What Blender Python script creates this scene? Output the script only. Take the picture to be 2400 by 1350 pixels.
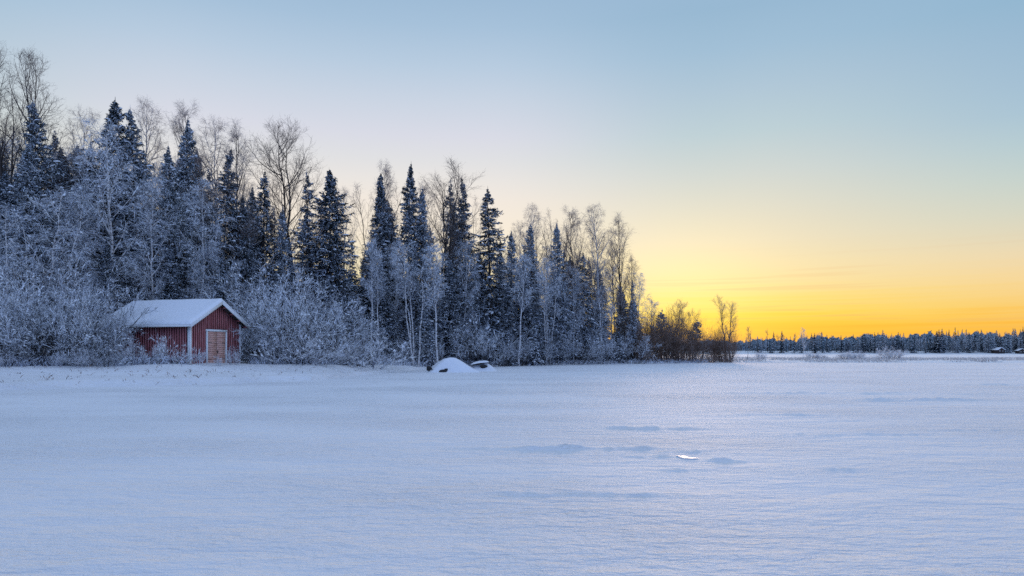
import bpy, math, random
import numpy as np
from math import radians as rad

scene = bpy.context.scene
for o in list(bpy.data.objects):
    bpy.data.objects.remove(o, do_unlink=True)

# ------------------------------------------------------------------ camera
CAM_Z, FPX, CX, HY = 1.7, 1600.0, 1200.0, 825.0
cam = bpy.data.cameras.new("camera")
cam.sensor_width = 36.0
cam.lens = 24.0
cam.shift_y = 0.0625
cam.clip_start, cam.clip_end = 0.1, 9000.0
cam_ob = bpy.data.objects.new("camera", cam)
cam_ob.location = (0, 0, CAM_Z)
cam_ob.rotation_euler = (rad(90), 0, 0)
scene.collection.objects.link(cam_ob)
scene.camera = cam_ob

# ------------------------------------------------------------------ sky
SUN_AZ, SUN_EL = 14.0, 5.0       # degrees right of +Y, degrees above the horizon
GLOW_AZ = -14.0                  # middle of the pale part of the sky


def lin(c):
    out = []
    for v in c:
        v = v / 255.0
        out.append(v / 12.92 if v <= 0.04045 else ((v + 0.055) / 1.055) ** 2.4)
    return out


def elev(px, py):
    d = ((px - CX) / FPX, 1.0, (HY - py) / FPX)
    return d[2] / math.sqrt(d[0] ** 2 + d[1] ** 2 + d[2] ** 2)


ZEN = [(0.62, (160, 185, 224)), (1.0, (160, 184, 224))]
sky_sun = [(0.0, (255, 200, 80)), (0.03, (255, 212, 84)), (0.06, (255, 226, 128)), (0.09, (255, 236, 174)), (0.12, (254, 239, 202)),
           (0.17, (251, 238, 218)), (0.215, (245, 235, 224)), (0.24, (237, 232, 227)), (0.268, (227, 227, 229)),
           (0.30, (219, 221, 232)), (0.345, (203, 214, 229)), (0.385, (186, 206, 226)), (0.43, (168, 195, 220)),
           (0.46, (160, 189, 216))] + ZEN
sky_mid = [(elev(1810, y), c) for y, c in ((825, (252, 172, 66)), (785, (253, 190, 52)), (760, (255, 204, 54)),
           (735, (255, 217, 80)), (700, (254, 224, 126)), (660, (252, 227, 160)), (620, (249, 228, 177)), (560, (240, 226, 193)),
           (480, (226, 222, 204)), (400, (211, 217, 212)), (300, (191, 210, 216)), (200, (178, 201, 217)),
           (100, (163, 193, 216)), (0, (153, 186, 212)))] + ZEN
sky_far = [(elev(2370, y), c) for y, c in ((825, (252, 168, 64)), (780, (254, 184, 68)), (750, (253, 193, 86)),
           (715, (250, 205, 124)), (690, (249, 209, 138)), (650, (246, 214, 158)), (600, (237, 216, 177)), (550, (223, 215, 189)),
           (500, (210, 214, 198)), (420, (193, 210, 207)), (340, (177, 203, 212)), (270, (165, 195, 214)),
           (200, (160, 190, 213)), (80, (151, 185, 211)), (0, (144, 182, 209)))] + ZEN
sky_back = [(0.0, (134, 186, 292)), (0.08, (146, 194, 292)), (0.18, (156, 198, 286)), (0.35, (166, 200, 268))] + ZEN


world = bpy.data.worlds.new("World")
scene.world = world
world.use_nodes = True
nt = world.node_tree
nt.nodes.clear()
N, L = nt.nodes, nt.links


def node(tree, typ, **kw):
    n = tree.nodes.new(typ)
    for k, v in kw.items():
        setattr(n, k, v)
    return n


def wmath(op, a, b=None, clamp=False):
    m = node(nt, "ShaderNodeMath", operation=op, use_clamp=clamp)
    for i, v in enumerate((a, b)):
        if v is None:
            continue
        if isinstance(v, (int, float)):
            m.inputs[i].default_value = v
        else:
            L.new(v, m.inputs[i])
    return m.outputs[0]


def wramp(fac, stops):
    r = node(nt, "ShaderNodeValToRGB")
    cr = r.color_ramp
    cr.elements[0].position, cr.elements[0].color = stops[0][0], (*lin(stops[0][1]), 1)
    cr.elements[1].position, cr.elements[1].color = stops[-1][0], (*lin(stops[-1][1]), 1)
    for p, c in stops[1:-1]:
        e = cr.elements.new(p)
        e.color = (*lin(c), 1)
    L.new(fac, r.inputs[0])
    return r.outputs[0]


def wmix(f, a, b):
    m = node(nt, "ShaderNodeMix", data_type="RGBA")
    L.new(f, m.inputs[0])
    L.new(a, m.inputs[6])
    L.new(b, m.inputs[7])
    return m.outputs[2]


def wrange(v, a, b):
    m = node(nt, "ShaderNodeMapRange", interpolation_type="SMOOTHSTEP")
    L.new(v, m.inputs[0])
    m.inputs[1].default_value, m.inputs[2].default_value = a, b
    return m.outputs[0]


tc = node(nt, "ShaderNodeTexCoord")
sep = node(nt, "ShaderNodeSeparateXYZ")
L.new(tc.outputs["Generated"], sep.inputs[0])
zc = wmath("MAXIMUM", sep.outputs[2], 0.0)
az = wmath("ARCTAN2", sep.outputs[0], sep.outputs[1])              # 0 along +Y, positive to the east
dl = wmath("ABSOLUTE", wmath("WRAP", wmath("SUBTRACT", az, rad(GLOW_AZ)), math.pi))
dl.node.inputs[0]
wr = [n for n in N if n.type == "MATH" and n.operation == "WRAP"][0]
wr.inputs[1].default_value, wr.inputs[2].default_value = math.pi, -math.pi
# thin streaks of high cloud low over the horizon: they shift the height at which the sky colour is read
mp = node(nt, "ShaderNodeMapping")
mp.inputs["Scale"].default_value = (1.6, 1.6, 80.0)
mp.inputs["Rotation"].default_value = (0, rad(-3.0), 0)
L.new(tc.outputs["Generated"], mp.inputs[0])
cn = node(nt, "ShaderNodeTexNoise")
cn.inputs["Scale"].default_value, cn.inputs["Detail"].default_value = 1.9, 4.0
cn.inputs["Distortion"].default_value = 0.3
L.new(mp.outputs[0], cn.inputs["Vector"])
low = wmath("SUBTRACT", 1.0, wrange(zc, 0.015, 0.16))
streak = wmath("MULTIPLY", wmath("SUBTRACT", cn.outputs[0], 0.5), wmath("MULTIPLY", low, 0.055))
zz = wmath("MAXIMUM", wmath("ADD", zc, streak), 0.0)
c1 = wramp(zz, sky_sun)
c2 = wramp(zz, sky_mid)
c3 = wramp(zz, sky_far)
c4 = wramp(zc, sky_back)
col = wmix(wrange(dl, rad(11), rad(31)), c1, c2)
col = wmix(wrange(dl, rad(32), rad(58)), col, c3)
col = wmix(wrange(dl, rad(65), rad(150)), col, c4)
# the glow round the low sun
sdir = node(nt, "ShaderNodeVectorMath", operation="DOT_PRODUCT")
L.new(tc.outputs["Generated"], sdir.inputs[0])
sdir.inputs[1].default_value = (math.sin(rad(SUN_AZ)) * math.cos(rad(SUN_EL)), math.cos(rad(SUN_AZ)) * math.cos(rad(SUN_EL)), math.sin(rad(3.0)))
glow = wmath("EXPONENT", wmath("MULTIPLY", wmath("SUBTRACT", sdir.outputs["Value"], 1.0), 130.0))
gc = node(nt, "ShaderNodeRGB")
gc.outputs[0].default_value = (0.26, 0.21, 0.07, 1)
ga = node(nt, "ShaderNodeMix", data_type="RGBA", blend_type="ADD")
L.new(glow, ga.inputs[0])
L.new(col, ga.inputs[6])
L.new(gc.outputs[0], ga.inputs[7])
col = ga.outputs[2]
# darker cloud bars
bar = wrange(cn.outputs[0], 0.54, 0.68)
barf = wmath("MULTIPLY", bar, wmath("MULTIPLY", low, 0.38))
bc = node(nt, "ShaderNodeRGB")
bc.outputs[0].default_value = (*lin((236, 168, 92)), 1)
col = wmix(barf, col, bc.outputs[0])
nish = node(nt, "ShaderNodeTexSky", sky_type="NISHITA")
nish.sun_disc = False
nish.sun_elevation, nish.sun_rotation = rad(SUN_EL), rad(SUN_AZ)
nish.air_density, nish.dust_density, nish.ozone_density = 1.0, 0.6, 1.5
bg1 = node(nt, "ShaderNodeBackground")
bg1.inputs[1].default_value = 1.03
L.new(col, bg1.inputs[0])
bg2 = node(nt, "ShaderNodeBackground")
bg2.inputs[1].default_value = 0.05
L.new(nish.outputs[0], bg2.inputs[0])
ms = node(nt, "ShaderNodeMixShader")
ms.inputs[0].default_value = 0.06
L.new(bg1.outputs[0], ms.inputs[1])
L.new(bg2.outputs[0], ms.inputs[2])
wo = node(nt, "ShaderNodeOutputWorld")
L.new(ms.outputs[0], wo.inputs[0])

# ------------------------------------------------------------------ sun
sun = bpy.data.lights.new("sun", "SUN")
sun.energy = 2.5
sun.angle = rad(9.0)      # veiled by frost haze
sun.color = (1.0, 0.72, 0.52)
sun_ob = bpy.data.objects.new("sun", sun)
sun_ob.rotation_euler = (rad(90 - SUN_EL), 0, rad(180 - SUN_AZ))
scene.collection.objects.link(sun_ob)

# ------------------------------------------------------------------ exposure and renderer
scene.view_settings.view_transform = "Standard"
scene.view_settings.look = "None"
scene.view_settings.exposure = 0.0
scene.view_settings.gamma = 1.0
scene.view_settings.use_curve_mapping = False
scene.render.engine = "CYCLES"
cy = scene.cycles
cy.max_bounces, cy.diffuse_bounces, cy.glossy_bounces, cy.transmission_bounces = 3, 1, 1, 1
cy.transparent_max_bounces = 4
cy.caustics_reflective = cy.caustics_refractive = False
cy.use_denoising = False
cy.sample_clamp_direct, cy.sample_clamp_indirect = 4.0, 2.0
cy.use_adaptive_sampling = False
scene.render.filter_size = 1.3

# ------------------------------------------------------------------ helpers
COL = scene.collection
UP = np.array((0.0, 0.0, 1.0))


def mesh_np(name, V, quads=None, tris=None, mats=(), smooth=False, mi=None):
    V = np.asarray(V, np.float32).reshape(-1, 3)
    q = np.zeros((0, 4), np.int32) if quads is None or len(quads) == 0 else np.asarray(quads, np.int32)
    t = np.zeros((0, 3), np.int32) if tris is None or len(tris) == 0 else np.asarray(tris, np.int32)
    me = bpy.data.meshes.new(name)
    me.vertices.add(len(V))
    me.vertices.foreach_set("co", V.ravel())
    nl = q.size + t.size
    me.loops.add(nl)
    me.loops.foreach_set("vertex_index", np.concatenate([q.ravel(), t.ravel()]))
    nf = len(q) + len(t)
    me.polygons.add(nf)
    st = np.concatenate([np.arange(len(q)) * 4, len(q) * 4 + np.arange(len(t)) * 3]).astype(np.int32)
    me.polygons.foreach_set("loop_start", st)
    if smooth:
        me.polygons.foreach_set("use_smooth", np.ones(nf, bool))
    if mi is not None:
        me.polygons.foreach_set("material_index", np.asarray(mi, np.int32))
    for m in mats:
        me.materials.append(m)
    me.update(calc_edges=True)
    me.validate()
    return me


class Bag:
    def __init__(s):
        s.V, s.Q, s.T, s.n = [], [], [], 0
        s.qm, s.tm, s.slot = [], [], 0

    def add(s, V, Q=None, T=None):
        V = np.asarray(V, float).reshape(-1, 3)
        if Q is not None and len(Q):
            s.Q.append(np.asarray(Q) + s.n)
            s.qm.append(np.full(len(Q), s.slot))
        if T is not None and len(T):
            s.T.append(np.asarray(T) + s.n)
            s.tm.append(np.full(len(T), s.slot))
        s.V.append(V)
        s.n += len(V)

    def mesh(s, name, mats, smooth=False):
        mats = mats if isinstance(mats, (list, tuple)) else (mats,)
        return mesh_np(name, np.concatenate(s.V), np.concatenate(s.Q) if s.Q else None,
                       np.concatenate(s.T) if s.T else None, mats, smooth, np.concatenate(s.qm + s.tm) if len(mats) > 1 else None)


def link(name, me, parent=None):
    o = bpy.data.objects.new(name, me)
    COL.objects.link(o)
    if parent is not None:
        o.parent = parent
    return o


def tag(o, label=None, cat=None, group=None, kind=None):
    if label:
        o["label"] = label
    if cat:
        o["category"] = cat
    if group:
        o["group"] = group
    if kind:
        o["kind"] = kind
    return o


def unit(v):
    return v / np.maximum(np.linalg.norm(v, axis=-1, keepdims=True), 1e-9)


def frames(P, rng):
    T = unit(np.gradient(P, axis=1))
    ref = unit(rng.normal(size=(P.shape[0], 1, 3)))
    A = np.cross(T, np.broadcast_to(ref, T.shape))
    A = unit(A)
    return T, A, np.cross(T, A)


def tube(bag, P, R, S, rng):
    Nn, K, _ = P.shape
    T, A, B = frames(P, rng)
    th = np.arange(S) / S * 2 * math.pi
    V = P[:, :, None, :] + R[:, :, None, None] * (np.cos(th)[None, None, :, None] * A[:, :, None, :] + np.sin(th)[None, None, :, None] * B[:, :, None, :])
    idx = np.arange(Nn * K * S).reshape(Nn, K, S)
    a = idx[:, :-1, :]
    b = np.roll(a, -1, axis=2)
    d = idx[:, 1:, :]
    c = np.roll(d, -1, axis=2)
    bag.add(V.reshape(-1, 3), np.stack([a, b, c, d], -1).reshape(-1, 4))


def ribbon(bag, P, R, rng, side=None):
    Nn, K, _ = P.shape
    T, A, B = frames(P, rng)
    if side is not None:
        A = unit(np.cross(T, np.broadcast_to(side, T.shape)))
    V = np.stack([P - A * R[..., None], P + A * R[..., None]], 2)
    idx = np.arange(Nn * K * 2).reshape(Nn, K, 2)
    bag.add(V.reshape(-1, 3), np.stack([idx[:, :-1, 0], idx[:, :-1, 1], idx[:, 1:, 1], idx[:, 1:, 0]], -1).reshape(-1, 4))


def sample(P, R, idx, t):
    K = P.shape[1]
    f = np.clip(t, 0, 0.9999) * (K - 1)
    i = f.astype(int)
    w = (f - i)[:, None]
    p = P[idx, i] * (1 - w) + P[idx, i + 1] * w
    tan = unit(P[idx, i + 1] - P[idx, i])
    r = R[idx, i] * (1 - w[:, 0]) + R[idx, i + 1] * w[:, 0]
    return p, tan, r


def grow(P, R, n, rng, t0, t1, ang, angsd, length, K, trop, wob, r0, r1, flat=0.0):
    """children of the polylines P: n each, at angle ang to their parent, bent by trop (up positive)"""
    idx = np.repeat(np.arange(P.shape[0]), n)
    M = len(idx)
    t = t0 + (t1 - t0) * ((np.tile(np.arange(n), P.shape[0]) + rng.random(M)) / n)
    p, tan, r = sample(P, R, idx, t)
    perp = rng.normal(size=(M, 3))
    perp[:, 2] *= (1 - flat)
    perp = unit(perp - tan * np.sum(perp * tan, 1, keepdims=True))
    a = np.radians(ang + angsd * rng.normal(size=M))[:, None]
    d = unit(np.cos(a) * tan + np.sin(a) * perp)
    Lp = np.linalg.norm(np.diff(P, axis=1), axis=2).sum(1)[idx]
    Ln = length(t, Lp, rng)
    pts = [p]
    step = (Ln / (K - 1))[:, None]
    for k in range(K - 1):
        p = p + d * step
        pts.append(p)
        d = unit(d + UP * (trop / (K - 1)) + rng.normal(size=(M, 3)) * wob)
    Pn = np.stack(pts, 1)
    rr0 = np.minimum(r * 0.75, r0) * (0.55 + 0.95 * rng.random(M) ** 1.6)
    Rn = rr0[:, None] + (np.minimum(r1, rr0) - rr0)[:, None] * np.linspace(0, 1, K)[None, :]
    return Pn, Rn


# value noise in numpy for the terrain
def vnoise(x, y, seed=0):
    xi, yi = np.floor(x).astype(np.int64), np.floor(y).astype(np.int64)
    xf, yf = x - xi, y - yi
    xf, yf = xf * xf * (3 - 2 * xf), yf * yf * (3 - 2 * yf)

    def h(a, b):
        v = (a * 374761393 + b * 668265263 + seed * 69069) & 0x7fffffff
        v = ((v ^ (v >> 13)) * 1274126177) & 0x7fffffff
        return ((v ^ (v >> 16)) & 0xffff) / 65535.0
    return (h(xi, yi) * (1 - xf) + h(xi + 1, yi) * xf) * (1 - yf) + (h(xi, yi + 1) * (1 - xf) + h(xi + 1, yi + 1) * xf) * yf


def fbm(x, y, seed=0, oct=4):
    s, a = 0, 0.5
    for k in range(oct):
        x, y = x + 13.37, y + 7.77
        s = s + a * (vnoise(x, y, seed + k) - 0.5)
        x, y, a = x * 2.03, y * 2.03, a * 0.5
    return s


def sstep(x):
    x = np.clip(x, 0, 1)
    return x * x * (3 - 2 * x)


# ------------------------------------------------------------------ materials
def mat(name):
    m = bpy.data.materials.new(name)
    m.use_nodes = True
    t = m.node_tree
    b = t.nodes["Principled BSDF"]
    return m, t, b


def mnoise(t, scale, detail=3.0, coord="Object", rough=0.5, vscale=None):
    c = node(t, "ShaderNodeTexCoord")
    n = node(t, "ShaderNodeTexNoise")
    n.inputs["Scale"].default_value = scale
    n.inputs["Detail"].default_value = detail
    n.inputs["Roughness"].default_value = rough
    v = c.outputs[coord]
    if vscale:
        mpp = node(t, "ShaderNodeMapping")
        mpp.inputs["Scale"].default_value = vscale
        t.links.new(v, mpp.inputs[0])
        v = mpp.outputs[0]
    t.links.new(v, n.inputs["Vector"])
    return n.outputs[0]


def mramp(t, fac, stops):
    r = node(t, "ShaderNodeValToRGB")
    cr = r.color_ramp
    cr.elements[0].position, cr.elements[0].color = stops[0][0], (*stops[0][1], 1)
    cr.elements[1].position, cr.elements[1].color = stops[-1][0], (*stops[-1][1], 1)
    for p, c in stops[1:-1]:
        cr.elements.new(p).color = (*c, 1)
    t.links.new(fac, r.inputs[0])
    return r.outputs[0]


def mmath(t, op, a, b):
    m = node(t, "ShaderNodeMath", operation=op, use_clamp=False)
    for i, v in enumerate((a, b)):
        if isinstance(v, (int, float)):
            m.inputs[i].default_value = v
        else:
            t.links.new(v, m.inputs[i])
    return m.outputs[0]


def noise_mat(name, stops, scale, detail=3.0, rough=0.8, vscale=None, bump=0.0, spec=0.2):
    m, t, b = mat(name)
    f = mnoise(t, scale, detail, vscale=vscale)
    t.links.new(mramp(t, f, stops), b.inputs["Base Color"])
    b.inputs["Roughness"].default_value = rough
    b.inputs["Specular IOR Level"].default_value = spec
    if bump:
        bp = node(t, "ShaderNodeBump")
        bp.inputs["Strength"].default_value = 1.0
        bp.inputs["Distance"].default_value = bump
        t.links.new(f, bp.inputs["Height"])
        t.links.new(bp.outputs[0], b.inputs["Normal"])
    return m


def make_snow_ground():
    m, t, b = mat("snow_field")
    b.inputs["Base Color"].default_value = (0.93, 0.93, 0.935, 1)
    b.inputs["Roughness"].default_value = 0.8
    b.inputs["Specular IOR Level"].default_value = 0.22
    h1 = mnoise(t, 6.0, 5.0, rough=0.6, vscale=(0.5, 1.0, 1.0))
    h2 = mnoise(t, 1.6, 3.0, rough=0.5, vscale=(0.45, 1.0, 1.0))
    h3 = mnoise(t, 60.0, 2.0, rough=0.6)
    pm = node(t, "ShaderNodeMapRange")                 # wind worn patches: rippled here, smooth there
    t.links.new(mnoise(t, 0.22, 3.0, vscale=(0.5, 1.0, 1.0)), pm.inputs[0])
    pm.inputs[1].default_value, pm.inputs[2].default_value, pm.inputs[3].default_value, pm.inputs[4].default_value = 0.36, 0.64, 0.05, 0.22
    s = mmath(t, "ADD", mmath(t, "MULTIPLY", h1, pm.outputs[0]), mmath(t, "MULTIPLY", h2, 0.19))
    s = mmath(t, "ADD", s, mmath(t, "MULTIPLY", h3, 0.010))
    bp = node(t, "ShaderNodeBump")
    bp.inputs["Strength"].default_value = 1.0
    bp.inputs["Distance"].default_value = 1.0
    t.links.new(s, bp.inputs["Height"])
    t.links.new(bp.outputs[0], b.inputs["Normal"])
    return m


def frosted(name, dark, mid, light, scale, nz, amt, lo=0.45, hi=0.95, fine=9.0, rnd=0.0):
    """dark plant surface with hoarfrost and snow caught on what faces up and in drifting patches"""
    m, t, b = mat(name)
    n1 = mnoise(t, scale, 3.0)
    n2 = mnoise(t, fine, 2.0)
    geo = node(t, "ShaderNodeNewGeometry")
    sp = node(t, "ShaderNodeSeparateXYZ")
    t.links.new(geo.outputs["Normal"], sp.inputs[0])
    f = mmath(t, "ADD", mmath(t, "MULTIPLY", n1, 0.9), mmath(t, "MULTIPLY", n2, 0.6))
    f = mmath(t, "ADD", f, mmath(t, "MULTIPLY", sp.outputs[2], nz))
    f = mmath(t, "ADD", f, amt)
    if rnd:                          # some trees caught more frost than others
        oi = node(t, "ShaderNodeObjectInfo")
        f = mmath(t, "ADD", f, mmath(t, "MULTIPLY", oi.outputs["Random"], rnd))
    c = mramp(t, f, [(lo, dark), (lo + (hi - lo) * 0.55, mid), (hi, light)])
    t.links.new(c, b.inputs["Base Color"])
    b.inputs["Roughness"].default_value = 0.8
    b.inputs["Specular IOR Level"].default_value = 0.15
    return m


M = {}
M["snow"] = make_snow_ground()
M["snow_load"] = noise_mat("snow_load", [(0.3, (0.84, 0.87, 0.91)), (0.7, (0.92, 0.93, 0.95))], 6.0, 3.0, 0.6, bump=0.02)
M["needles"] = frosted("spruce_needles", (0.010, 0.019, 0.020), (0.03, 0.045, 0.05), (0.55, 0.60, 0.67), 1.1, 0.30, 0.08, 0.58, 1.0)
M["needles_frost"] = frosted("frosted_spruce_needles", (0.012, 0.022, 0.024), (0.10, 0.13, 0.15), (0.62, 0.67, 0.73), 1.1, 0.28, 0.12, 0.52, 1.0)
M["needles_far"] = frosted("far_spruce_needles", (0.012, 0.032, 0.05), (0.08, 0.14, 0.18), (0.50, 0.60, 0.68), 0.35, 0.16, -0.55, 0.35, 1.15, 1.0, rnd=0.9)
M["bark"] = noise_mat("dark_bark", [(0.35, (0.03, 0.024, 0.022)), (0.6, (0.085, 0.07, 0.06)), (0.75, (0.3, 0.31, 0.33))], 5.0, 4.0, 0.9, vscale=(1, 1, 0.3))
M["birch_bark"] = noise_mat("birch_bark", [(0.36, (0.06, 0.055, 0.055)), (0.44, (0.55, 0.53, 0.52)), (0.7, (0.80, 0.79, 0.77))], 3.0, 3.0, 0.7, vscale=(1.0, 1.0, 2.2))
M["twig"] = noise_mat("bare_twig", [(0.35, (0.08, 0.06, 0.055)), (0.65, (0.20, 0.165, 0.155))], 3.0, 2.0, 0.8)
M["twig_half"] = noise_mat("lightly_frosted_twig", [(0.35, (0.15, 0.11, 0.10)), (0.65, (0.48, 0.42, 0.40))], 2.0, 2.0, 0.8)
M["frost"] = frosted("frosted_twig", (0.018, 0.02, 0.026), (0.15, 0.17, 0.22), (0.84, 0.88, 0.95), 0.8, 0.34, -0.12, 0.48, 0.98, 1.6, rnd=0.34)
M["frost_white"] = frosted("thick_hoarfrost", (0.30, 0.30, 0.33), (0.66, 0.67, 0.72), (0.90, 0.91, 0.94), 1.2, 0.25, 0.1, 0.4, 0.9, 6.0)
M["frost_tip"] = frosted("frosted_twig_tip", (0.13, 0.145, 0.17), (0.58, 0.63, 0.72), (0.93, 0.955, 0.985), 0.8, 0.25, -0.04, 0.45, 0.88, 1.6, rnd=0.34)
M["willow"] = frosted("willow_stem", (0.09, 0.055, 0.04), (0.30, 0.20, 0.15), (0.65, 0.58, 0.55), 0.8, 0.3, -0.05, 0.5, 1.05, 5.0)
M["stem"] = frosted("bush_stem", (0.022, 0.02, 0.022), (0.07, 0.065, 0.065), (0.6, 0.62, 0.67), 0.8, 0.34, -0.05, 0.5, 1.05, 5.0)
M["rock"] = noise_mat("dark_rock", [(0.3, (0.018, 0.018, 0.02)), (0.7, (0.07, 0.068, 0.066))], 6.0, 5.0, 0.85, bump=0.05)
M["red"] = noise_mat("red_paint", [(0.25, (0.28, 0.075, 0.08)), (0.5, (0.47, 0.16, 0.16)), (0.8, (0.60, 0.33, 0.31))], 5.0, 4.0, 0.8, vscale=(3, 3, 0.25), bump=0.004)
M["red_dark"] = noise_mat("red_paint_dark", [(0.25, (0.05, 0.012, 0.014)), (0.8, (0.12, 0.03, 0.032))], 5.0, 4.0, 0.85, vscale=(3, 3, 0.25))  # much darker red than the battens, used on the wall panels
M["white"] = noise_mat("white_paint", [(0.3, (0.82, 0.82, 0.80)), (0.7, (0.90, 0.90, 0.88))], 4.0, 4.0, 0.6, vscale=(2, 2, 0.4))
M["plank"] = noise_mat("bare_door_plank", [(0.25, (0.48, 0.22, 0.17)), (0.55, (0.76, 0.44, 0.35)), (0.8, (0.84, 0.58, 0.48))], 3.0, 4.0, 0.75, vscale=(0.5, 1, 5), bump=0.004)
M["wood_dark"] = noise_mat("dark_wood", [(0.3, (0.03, 0.024, 0.024)), (0.7, (0.08, 0.06, 0.055))], 6.0, 3.0, 0.85)
M["iron"] = noise_mat("black_iron", [(0.3, (0.02, 0.02, 0.02)), (0.7, (0.05, 0.045, 0.04))], 9.0, 3.0, 0.6)
M["grass"] = noise_mat("frosted_dry_grass", [(0.3, (0.34, 0.30, 0.27)), (0.7, (0.72, 0.70, 0.70))], 1.2, 3.0, 0.8)
M["ice"] = mat("bare_ice")[0]
_b = M["ice"].node_tree.nodes["Principled BSDF"]
_t = M["ice"].node_tree
_t.links.new(mramp(_t, mnoise(_t, 6.0, 3.0), [(0.3, (0.40, 0.48, 0.56)), (0.7, (0.62, 0.68, 0.74))]), _b.inputs["Base Color"])
_b.inputs["Roughness"].default_value = 0.5
_b.inputs["IOR"].default_value = 1.31

# ------------------------------------------------------------------ terrain
U_T = [-3.0, -1.2, -0.75, -0.50, -0.294, -0.20, -0.125, 0.0, 0.156, 0.28, 0.315, 0.36, 0.45, 3.0]
D_T = [20, 25, 30.2, 34.0, 40.5, 52, 69, 84, 98, 105, 106, 107.5, 108.5, 108.5]
H_T = [0.95, 0.95, 0.92, 1.02, 0.78, 0.58, 0.50, 0.43, 0.38, 0.33, 0.32, 0.26, 0.24, 0.24]
W_T = [11, 11, 11, 10, 9, 8, 8, 6, 6, 5, 5, 4, 3, 3]
DRIFT = [  # px, py, half length m, half width m, height m (hollows negative)
    (1605, 1060, 0.8, 0.30, 0.06), (1690, 1080, 0.35, 0.16, 0.07), (1530, 1070, 0.5, 0.12, 0.06), (1600, 1104, 0.4, 0.16, 0.04),
    (1330, 1052, 1.6, 0.22, 0.10), (1180, 1052, 0.7, 0.12, 0.05), (1530, 1004, 1.5, 0.3, 0.09), (1260, 1156, 0.5, 0.2, 0.05),
    (1470, 1160, 0.6, 0.15, 0.05), (1030, 914, 3.0, 0.8, 0.08), (1440, 882, 6.0, 1.6, 0.12), (1560, 880, 5.0, 1.2, 0.08),
    (1960, 922, 5.0, 0.9, 0.10), (2160, 938, 2.4, 0.55, 0.16), (2110, 940, 1.2, 0.4, 0.10), (2370, 902, 2.6, 0.8, 0.12), (2360, 925, 2.2, 0.6, 0.08),
    (1760, 930, 2.2, 0.4, 0.07), (1850, 972, 2.0, 0.35, 0.06), (2090, 1018, 1.0, 0.14, 0.05), (2370, 975, 1.5, 0.3, 0.05),
    (340, 1072, 0.8, 0.12, 0.035), (450, 1033, 1.2, 0.16, 0.03), (90, 1050, 1.5, 0.18, 0.04), (1940, 1018, 0.9, 0.12, 0.04), (1850, 1016, 0.9, 0.12, 0.04),
    (2260, 1008, 1.0, 0.12, 0.05), (1980, 1100, 0.5, 0.1, 0.04), (700, 925, 4, 0.6, 0.05), (1240, 945, 3, 0.4, 0.05)]


def ground_z(x, y):
    x, y = np.asarray(x, float), np.asarray(y, float)
    yy = np.where(y > 4, y, 4.0)
    u = np.where(y > 4, x / yy, np.sign(x) * 3)
    ds = np.interp(u, U_T, D_T) + 3.2 * fbm(x * 0.15, y * 0.12, 5, 3)
    hh = np.interp(u, U_T, H_T)
    ww = np.interp(u, U_T, W_T)
    s = y - ds
    z = hh * (0.34 * sstep(s / 0.5) + 0.66 * sstep((s - 0.4) / ww)) * np.where(y > 4, 1, 0)
    # the reed belt is a low island: behind it the lake ice goes on
    isl = sstep((u - 0.30) / 0.06)
    z = z * (1 - isl * sstep((y - 150) / 55))
    # far shore
    z = z + 2.6 * sstep((y - 545) / 40) + 2.5 * sstep((y - 600) / 120)
    bank = np.clip(s / 3, 0, 1) * (y < 300)
    z = z + bank * (0.22 * fbm(x * 0.35, y * 0.35, 11, 4) + 0.10 * isl * fbm(x * 0.9, y * 0.5, 17, 3) * 3)
    z = z + 0.05 * fbm(x * 0.25, y * 0.4, 21, 4) * np.clip(1 - np.abs(y) / 400, 0, 1)
    z = z + 0.016 * fbm(x * 2.0, y * 3.0, 31, 3) * (np.hypot(x, y) < 30)
    for (px, py, hl, hw, h) in DRIFT:
        hw = hw * 0.65
        d = CAM_Z * FPX / (py - HY)
        cx_ = (px - CX) / FPX * d
        a = (x - cx_) / hl
        b = (y - d) / hw + 0.25 * np.sin(a * 2.2) + 2.2 * fbm(x * 1.6 / hl ** 0.3, y * 1.2 / hl ** 0.3, 70, 3)
        q = a * a + b * b
        q = a * a + np.where(b < 0, 4.0, 0.35) * b * b
        prof = np.exp(-np.clip(q, 0, 30))
        z = z + 0.75 * h * prof * np.clip(0.55 + 2.2 * fbm(x * 3.1 / hl ** 0.5, y * 2.3 / hw ** 0.5, int(px) % 97, 3), 0, 1.4)
    return z


def at(px, D):
    return (px - CX) / FPX * D


def build_ground():
    ang = np.concatenate([np.linspace(-47, 47, 560), np.linspace(50, 310, 66)])
    ang = np.radians(ang)
    r = [0.4, 1.2, 2.2, 3.2]
    while r[-1] < 140:
        r.append(r[-1] * 1.0095 + 0.004)
    while r[-1] < 700:
        r.append(r[-1] * 1.03)
    while r[-1] < 7000:
        r.append(r[-1] * 1.25)
    r = np.array(r)
    nr, na = len(r), len(ang)
    X = r[:, None] * np.sin(ang)[None, :]
    Y = r[:, None] * np.cos(ang)[None, :]
    Z = ground_z(X, Y)
    V = np.stack([X, Y, Z], -1).reshape(-1, 3)
    i = np.arange(nr * na).reshape(nr, na)
    a = i[:-1]
    b = np.roll(a, -1, 1)
    d = i[1:]
    c = np.roll(d, -1, 1)
    Q = np.stack([a, d, c, b], -1).reshape(-1, 4)
    V = np.concatenate([V, [[0, 0, ground_z(0, 0)]]])
    tri = np.stack([i[0], np.roll(i[0], -1), np.full(na, nr * na)], -1)[:, [0, 1, 2]]
    o = link("snow_covered_lake", mesh_np("snow_covered_lake", V, Q, tri, (M["snow"],), True))
    tag(o, "wide snow covered lake ice and shore with small wind drifts", kind="structure")


build_ground()


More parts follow.
